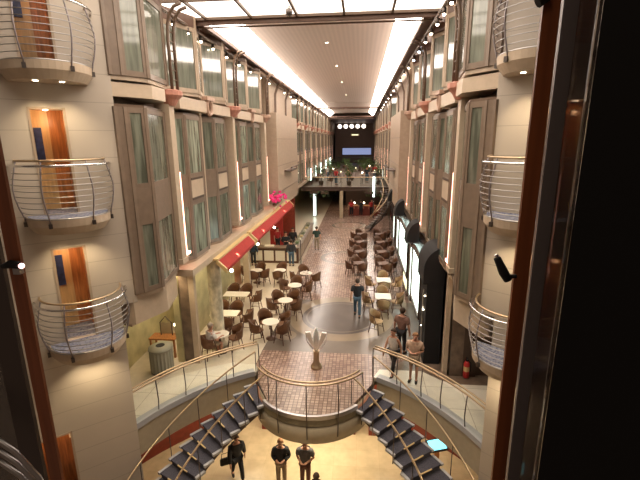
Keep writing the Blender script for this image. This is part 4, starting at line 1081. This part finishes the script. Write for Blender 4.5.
def person(loc, rz, label, shirt, pants, hair, h=1.74, pose='stand', shorts=False, sleeves='short', female=False, plaid=None):
    """faces -y before rotation"""
    t = empty('person', loc, rz, label, 'person'); k = h / 1.74; t.scale = (k, k, k)
    sit = pose == 'sit'; walk = pose == 'walk'
    V = {}
    pz = .52 if sit else .95
    lean = -.06 if sit else (-.04 if walk else 0)
    V['pel'] = (0, 0, pz); V['wai'] = (0, lean * .4, pz + .16); V['che'] = (0, lean, pz + .36); V['shb'] = (0, lean, pz + .47)
    V['nek'] = (0, lean - .01, pz + .56); V['hd0'] = (0, lean - .03, pz + .64); V['hd1'] = (0, lean - .03, pz + .72); V['hd2'] = (0, lean - .02, pz + .78)
    sw = .17 if female else .2
    for s, n in ((-1, 'L'), (1, 'R')):
        f = (.16 * s if walk else .02)
        V['hip' + n] = (s * .09, 0, pz - .04)
        if sit:
            V['kne' + n] = (s * .13, -.42, .5); V['ank' + n] = (s * .13, -.38, .09); V['toe' + n] = (s * .14, -.54, .04)
            V['sho' + n] = (s * sw, lean, pz + .45); V['elb' + n] = (s * (sw + .07), lean - .08, pz + .2); V['wri' + n] = (s * .16, lean - .3, pz + .24); hd = Vector((-s * .1, -.9, .05))
        else:
            V['kne' + n] = (s * .10, -f * .9 - .02, .51); V['ank' + n] = (s * .10, -f * 1.6 + (.03 if walk else 0), .09 + (.05 if walk and s < 0 else 0)); V['toe' + n] = (s * .12, V['ank' + n][1] - .15, V['ank' + n][2] - .05)
            V['sho' + n] = (s * sw, lean, pz + .45); V['elb' + n] = (s * (sw + .07), lean + f * .6 + .02, pz + .18)
            if pose == 'hold': V['wri' + n] = (s * .1, lean - .25, pz + .22); hd = Vector((-s * .4, -.8, .2))
            else: V['wri' + n] = (s * (sw + .09), lean + f * 1.0 - .05, pz - .06); hd = Vector((0, -.15, -1))
        V['pal' + n] = tuple(Vector(V['wri' + n]) + hd.normalized() * .08)
        side = Vector((0, 1, 0)) if not (sit or pose == 'hold') else Vector((1, 0, 0))
        p = Vector(V['pal' + n]); hdn = hd.normalized()
        for q in range(4):
            b0 = p + side * (.028 * (q - 1.5)); L = (.075, .085, .08, .06)[q]
            V['f%da%s' % (q, n)] = tuple(b0 + hdn * L * .5); V['f%db%s' % (q, n)] = tuple(b0 + hdn * L + Vector((-s * .015, -.01, 0)))
        V['th' + n] = tuple(Vector(V['wri' + n]) + hdn * .05 - side * .05 + Vector((0, -.01, 0)))
    rad = dict(pel=(.15, .11), wai=(.13, .10), che=(.165, .115), shb=(.12, .09), nek=(.055, .055), hd0=(.075, .085), hd1=(.088, .10), hd2=(.062, .075))
    lr = dict(hip=.09, kne=.06, ank=.042, toe=.035, sho=.062, elb=.044, wri=.03, pal=.034, th=.012)
    def sub(names, E, extra, nm, m, lvl=1):
        idx = {n: i for i, n in enumerate(names)}
        rr = []
        for n in names:
            if n in rad: r = rad[n]; rr.append((r[0] + extra, r[1] + extra))
            elif n[0] == 'f' and n[1].isdigit(): rr.append((.010, .010))
            else: r = lr.get(n[:-1], .05); rr.append((r + extra, r + extra))
        return skin_mesh(nm, [V[n] for n in names], [(idx[a], idx[b_]) for a, b_ in E], rr, m, t, lvl)
    names = ['pel', 'wai', 'che', 'shb', 'nek', 'hd0', 'hd1', 'hd2']; E = list(zip(names, names[1:]))
    for n in 'LR':
        ns = [x + n for x in ('hip', 'kne', 'ank', 'toe', 'sho', 'elb', 'wri', 'pal', 'th')] + ['f%d%s%s' % (q, c, n) for q in range(4) for c in 'ab']
        names += ns
        E += [('pel', 'hip' + n), ('hip' + n, 'kne' + n), ('kne' + n, 'ank' + n), ('ank' + n, 'toe' + n), ('shb', 'sho' + n), ('sho' + n, 'elb' + n), ('elb' + n, 'wri' + n), ('wri' + n, 'pal' + n), ('wri' + n, 'th' + n)]
        for q in range(4): E += [('pal' + n, 'f%da%s' % (q, n)), ('f%da%s' % (q, n), 'f%db%s' % (q, n))]
    body = sub(names, E, 0, 'body', M['skin'])
    # shirt
    hem = 'hem'; V['hem'] = (0, 0, pz - .03); rad['hem'] = (.165, .125) if not female else (.17, .12)
    V['col'] = tuple(Vector(V['shb']) + Vector((0, 0, .05))); rad['col'] = (.075, .065)
    sn = ['che', 'wai', 'hem', 'shb', 'col'] + ['sho' + n for n in 'LR']; SE = [('che', 'wai'), ('wai', 'hem'), ('che', 'shb'), ('shb', 'col'), ('shb', 'shoL'), ('shb', 'shoR')]
    for n in 'LR':
        if sleeves == 'none': continue
        V['slv' + n] = tuple(Vector(V['sho' + n]).lerp(Vector(V['elb' + n]), .75)); lr['slv'] = .05
        if sleeves == 'long': sn += ['elb' + n, 'cuf' + n]; V['cuf' + n] = tuple(Vector(V['elb' + n]).lerp(Vector(V['wri' + n]), .9)); lr['cuf'] = .036; SE += [('sho' + n, 'elb' + n), ('elb' + n, 'cuf' + n)]
        else: sn += ['slv' + n]; SE += [('sho' + n, 'slv' + n)]
    sub(sn, SE, .034, 'shirt', shirt)
    pn = ['pel']; PE = []
    for n in 'LR':
        V['pcf' + n] = tuple(Vector(V['kne' + n]).lerp(Vector(V['ank' + n]), .9)); lr['pcf'] = .05
        V['skn' + n] = tuple(Vector(V['hip' + n]).lerp(Vector(V['kne' + n]), .9)); lr['skn'] = .075
        if shorts: pn += ['hip' + n, 'skn' + n]; PE += [('pel', 'hip' + n), ('hip' + n, 'skn' + n)]
        else: pn += ['hip' + n, 'kne' + n, 'pcf' + n]; PE += [('pel', 'hip' + n), ('hip' + n, 'kne' + n), ('kne' + n, 'pcf' + n)]
    sub(pn, PE, .018, 'trousers' if not shorts else 'shorts', pants)
    for n in 'LR':
        a = Vector(V['ank' + n]); c = Vector(V['toe' + n]); 
        MB().tube([a + Vector((0, .05, -.045)), a + Vector((0, 0, -.035)), c + Vector((0, -.02, 0)), c + Vector((0, -.06, -.005))], .05, 8, [.035, .05, .043, .02]).build('shoe', cm('dark_shoe', (.03, .025, .02)), t, smooth=True)
    hx, hy, hz = V['hd1']
    hb = MB().sphere((hx, hy + .018, hz + .025), .108, 10, (.94, 1.05, .98))
    if female: hb.sphere((hx, hy + .09, hz - .05), .07, 6, (1, .7, 1.4))
    hb.v = [(x, max(y, hy - .075 + max(0, (hz + .06 - z)) * 1.3), z) for x, y, z in hb.v]
    hb.build('hair', hair, t, smooth=True)
    MB().tube([(hx, hy - .095, hz + .01), (hx, hy - .13, hz - .025), (hx, hy - .10, hz - .03)], .012, 6).build('nose', M['skin'], body)
    MB().sphere((hx - .033, hy - .098, hz + .012), .011, 6).sphere((hx + .033, hy - .098, hz + .012), .011, 6).build('eyes', M['black'], body)
    MB().sphere((hx - .1, hy, hz), .028, 6, (.4, .8, 1.2)).sphere((hx + .1, hy, hz), .028, 6, (.4, .8, 1.2)).build('ears', M['skin'], body)
    MB().bx((hx - .025, hy - .104, hz - .062), (hx + .025, hy - .098, hz - .055)).build('mouth', cm('lips', (.3, .08, .07)), body)
    return t
blackc = cm('black_cloth', (.012, .012, .015)); jeans = cm('blue_jeans', (.05, .09, .13)); white = cm('white_cloth', (.65, .6, .55)); plaid = cm('plaid_cloth', (.22, .12, .09)); khaki = cm('khaki_cloth', (.30, .22, .14))
peach = cm('peach_cloth', (.55, .38, .27)); darkgrn = cm('dark_green_cloth', (.03, .06, .045)); brownh = cm('brown_hair', (.05, .025, .012)); greyh = cm('grey_hair', (.35, .28, .22)); redc = cm('red_cloth', (.35, .02, .02)); gingh = cm('grey_check_cloth', (.11, .105, .11)); bald = cm('sandy_hair', (.33, .17, .08))
person((-.06, 17.35, 0), PI, 'man in black T-shirt and blue jeans walking away down the street', blackc, jeans, brownh, 1.76, 'walk')
person((1.6, 14.15, 0), 2.6, 'man in brown plaid shirt and black trousers by the right shops', plaid, blackc, brownh, 1.8, 'stand')
person((1.2, 12.75, 0), -.6, 'woman in white top and black trousers with dark hair behind the right railing', white, blackc, brownh, 1.66, 'walk', sleeves='none', female=True)
person((1.85, 12.4, 0), -.3, 'person in peach top and patterned shorts walking behind the right railing', peach, khaki, bald, 1.7, 'hold', shorts=True)
person((-5.45, 13.35, 0), 2.4, 'seated man in white shirt at the round table beside the marble column', white, khaki, greyh, 1.72, 'sit', shorts=True)
put('c', make_chair, -5.46, 13.33, 2.4, 'brown wicker chair under the seated man in white', 'chair', 'wicker cafe chairs')
person((-3.1, 28.8, 0), PI + .1, 'person in dark green top standing beside the cafe bar', darkgrn, khaki, brownh, 1.72, 'stand')
person((-5.0, 26.8, 0), .3, 'server in black behind the cafe bar', blackc, blackc, brownh, 1.75, 'hold', sleeves='long')
person((-6.75, 24.7, 0), PI, 'person in dark clothes at the left end of the cafe bar', cm('navy_cloth', (.03, .05, .08)), blackc, brownh, 1.7, 'stand', sleeves='long')
person((-5.9, 28.4, 0), .8, 'person in red behind the cafe bar', redc, blackc, brownh, 1.7, 'stand')
person((-3.92, 11.1, -3.2), .6, 'person in black coat carrying a bag at the foot of the left stairs', blackc, blackc, brownh, 1.72, 'walk', sleeves='long')
t = empty('shoulder_bag', (-4.3, 11.05, -2.45), .5, 'black bag held by the person in the black coat', 'bag')
MB().bx((-.17, -.06, -.14), (.17, .06, .12)).build('bag_body', 'black', t, bevel=.03); MB().tube([(-.12, 0, .1), (-.1, 0, .3), (.1, 0, .3), (.12, 0, .1)], .012, 6).build('strap', 'black', t)
person((-2.42, 11.0, -3.2), 0.1, 'man in black jacket on the lower deck below the round platform', blackc, khaki, bald, 1.74, 'hold', sleeves='long')
person((-1.63, 11.0, -3.2), -.05, 'man in grey checked shirt on the lower deck below the round platform', gingh, cm('brown_cloth', (.14, .06, .04)), brownh, 1.76, 'hold', sleeves='short')
person((-1.15, 9.85, -3.2), PI, 'person with dark hair nearest in front of the two men on the lower deck', cm('maroon_cloth', (.06, .02, .02)), blackc, brownh, 1.6, 'stand', female=True)
for k, (x, y, c) in enumerate([(-2.6, 44, redc), (.7, 46.4, blackc), (-3.9, 49, white), (1.7, 50.5, redc), (-1.3, 44.4, khaki)]):
    person((x, y, 3.15), [2.5, .3, 1.2, 0, 3][k], ['person in red standing at the gallery railing', 'person in black on the gallery', 'person in white on the gallery', 'person in red farther back on the gallery', 'person in khaki near the gallery railing'][k], c, jeans, brownh, 1.72, 'stand')
person((-4.75, 28.2, 0), .2, 'server in black farther along the cafe bar', blackc, blackc, brownh, 1.74, 'stand', sleeves='long')
person((-4.3, 24.75, 0), PI, 'person in dark jacket before the right half of the cafe bar', cm('charcoal_cloth', (.03, .03, .035)), jeans, brownh, 1.72, 'stand', sleeves='long')
for k, (x, y, c) in enumerate([(-.9, 42.9, redc), (.1, 42.7, blackc), (1.2, 42.9, redc)]):
    person((x, y, 0), [0.2, PI, .1][k], ['person in red at the left end of the dark bar', 'person in black at the middle of the dark bar', 'person in red at the right end of the dark bar'][k], c, blackc, brownh, 1.72, 'stand')

# ------------------------------------------------------------------ lift cabin round the camera
struct(MB().bx((.455, 1.2, 5.5), (.497, 1.212, 10.2)).build('trim_501', 'postwood'), 'orange wood post on the right of the lift window', 'post')
struct(MB().bx((-1.163, 1.2, 5.0), (-1.116, 1.212, 10.2)).build('trim_502', 'postwood'), 'orange wood post on the left of the lift window', 'post')
struct(MB().bx((.506, 1.205, 5.5), (.545, 1.22, 10.2)).build('trim_503', 'greymetal'), 'steel mullion beside the right wood post', 'mullion')
struct(MB().bx((-1.285, 1.215, 5.0), (-1.20, 1.23, 10.2)).build('trim_504', 'darksteel'), 'dark steel mullion beside the left wood post', 'mullion')
gl_ = MB().seg((-1.29, 1.25), (-2.2, 1.6), 5.0, 10.2, .006)
struct(gl_.build('window_lift_left', 'smokeglass'), 'smoked glass pane on the left of the lift', 'glass pane')
g = MB().seg((.552, 1.22), (.458, .925), 5.5, 10.2, .006)
struct(g.build('window_lift_right', 'smokeglass'), 'smoked glass pane on the right of the lift', 'glass pane')
struct(MB().bx((.80, 1.6, 5.5), (.86, 4.6, 10.2)).build('wall_lift_shaft', 'darkbrown'), 'brown wall of the neighbouring lift shaft', 'wall') if False else None
struct(MB().prism([(.457, .915), (2.0, .6), (2.0, .95), (.49, .955)], 5.5, 10.2).build('wall_lift', 'blackpanel'), 'black panel of the lift door frame', 'panel')
t = empty('clamp_spotlight', (.432, 1.185, 7.42), 0, 'black clamp spotlight on the right wood post', 'spotlight')
MB().tube([(-.035, 0, .045), (-.012, 0, .0), (.002, 0, -.022)], .012, 10, [.010, .014, .012]).build('housing', 'black', t, smooth=True)
MB().tube([(0, 0, -.01), (.024, 0, -.01)], .006, 6).build('arm', 'black', t); MB().sphere((-.037, 0, .05), .007, 6).build('lens', 'chrome', t)
t = empty('clamp_spotlight', (.455, 1.185, 8.14), 0, 'black clamp spotlight at the top of the right wood post', 'spotlight')
MB().tube([(-.02, 0, -.01), (.01, 0, .01)], .014, 10).build('housing', 'black', t, smooth=True); MB().tube([(0, 0, 0), (.01, .01, .02)], .006, 6).build('arm', 'black', t)
t = empty('clamp_spotlight', (-1.12, 1.185, 7.41), 0, 'black clamp spotlight with a glowing tip on the left wood post', 'spotlight')
MB().tube([(-.05, 0, -.005), (-.02, 0, .004), (.02, 0, .0)], .012, 10, [.008, .014, .011]).build('housing', 'black', t, smooth=True)
MB().sphere((.022, -.004, 0), .009, 6).build('lens', mat('red_white_glow', (1, .8, .8), .4, emit=(1, .55, .5), es=4), t); MB().bx((-.012, -.005, -.03), (.012, .014, -.01)).build('bracket', 'steel', t)
t = empty('curved_handrail', (-1.13, 1.12, 6.66), 0, 'curved steel handrails at the lower left of the lift', 'handrail')
for k in range(3):
    o = -.05 * k
    MB().tube([(-.30, .0, .20 + o), (-.16, .0, .15 + o), (-.07, 0, .08 + o), (.0, -.0, -.02 + o), (.04, 0, -.14 + o), (.07, 0, -.3 + o)], .009).build('rail', 'steel', t, smooth=True)

# ------------------------------------------------------------------ lights of the place and added spots
w = bpy.data.worlds.new('world'); S.world = w; w.use_nodes = True
w.node_tree.nodes['Background'].inputs[0].default_value = (.9, .62, .45, 1); w.node_tree.nodes['Background'].inputs[1].default_value = .10
def down(x, y, z, p, s=1.0, sy=None, col=(1, .8, .58)): return light('AREA', (x, y, z), p, col, s, (0, 0, 0), sy=sy or s)
down(XC, 9.5, 11.5, 230, 6, 7, (1, .87, .75))
for y in (18, 25, 33, 42): down(XC - .2, y, 11.4, 55 if y < 30 else 30, 4.5, 5, (1, .82, .68))
for y in (55, 68): down(XC - .2, y, 11.2, 50, 4, 8, (1, .72, .5))
# added spots without fixtures, to brighten platform, gangways and lower lobby
light('SPOT', (-1.4, 8.4, 11.4), 1700, (1, .84, .62), .1, angle=24)
for x, y in ((-3.5, 10.0), (.6, 10.0)): light('SPOT', (x, y, 11.3), 500, (1, .85, .66), .1, angle=45)
# cafe ceiling
for x, y in ((-6.6, 12.4), (-6.4, 15.5), (-6.4, 20), (-6.6, 24.5), (-6.6, 30)): down(x, y, 3.28 if y < 13 else 3.45, 60, .9, 2.0, (1, .82, .52))
for y in (15.5, 20, 26): light('SPOT', (-4.9, y, 3.4), 60, (1, .8, .52), .1, rot=(0, .35, 0), angle=120)
down(3.9, 11.9, 3.2, 25, .8, .8, (1, .85, .55))
light('AREA', (-1.2, 46, 2.7), 60, (1, .7, .45), 4, sy=6)
for y in (46, 55, 66): down(-1.4, y, 6.6, 60, 3, 5, (1, .7, .48))
# lower deck lamps under the slab
for x, y, p in ((-4.6, 13.4, 60), (-1.45, 12.2, 120), (1.7, 13.4, 60)): light('AREA', (x, y, -1.0 if p > 100 else -.45), p, (1, .84, .58), 2.2)
for x, y in ((-6.6, 10.6), (3.7, 10.6)): light('POINT', (x, y, -1.2), 22, (1, .78, .5), .12)

S.view_settings.view_transform = 'Standard'; S.view_settings.look = 'None'; S.view_settings.gamma = 1; S.view_settings.use_curve_mapping = False
light('AREA', (0, -.4, 9.6), 5, (1, .8, .62), .8)
S.view_settings.exposure = .22
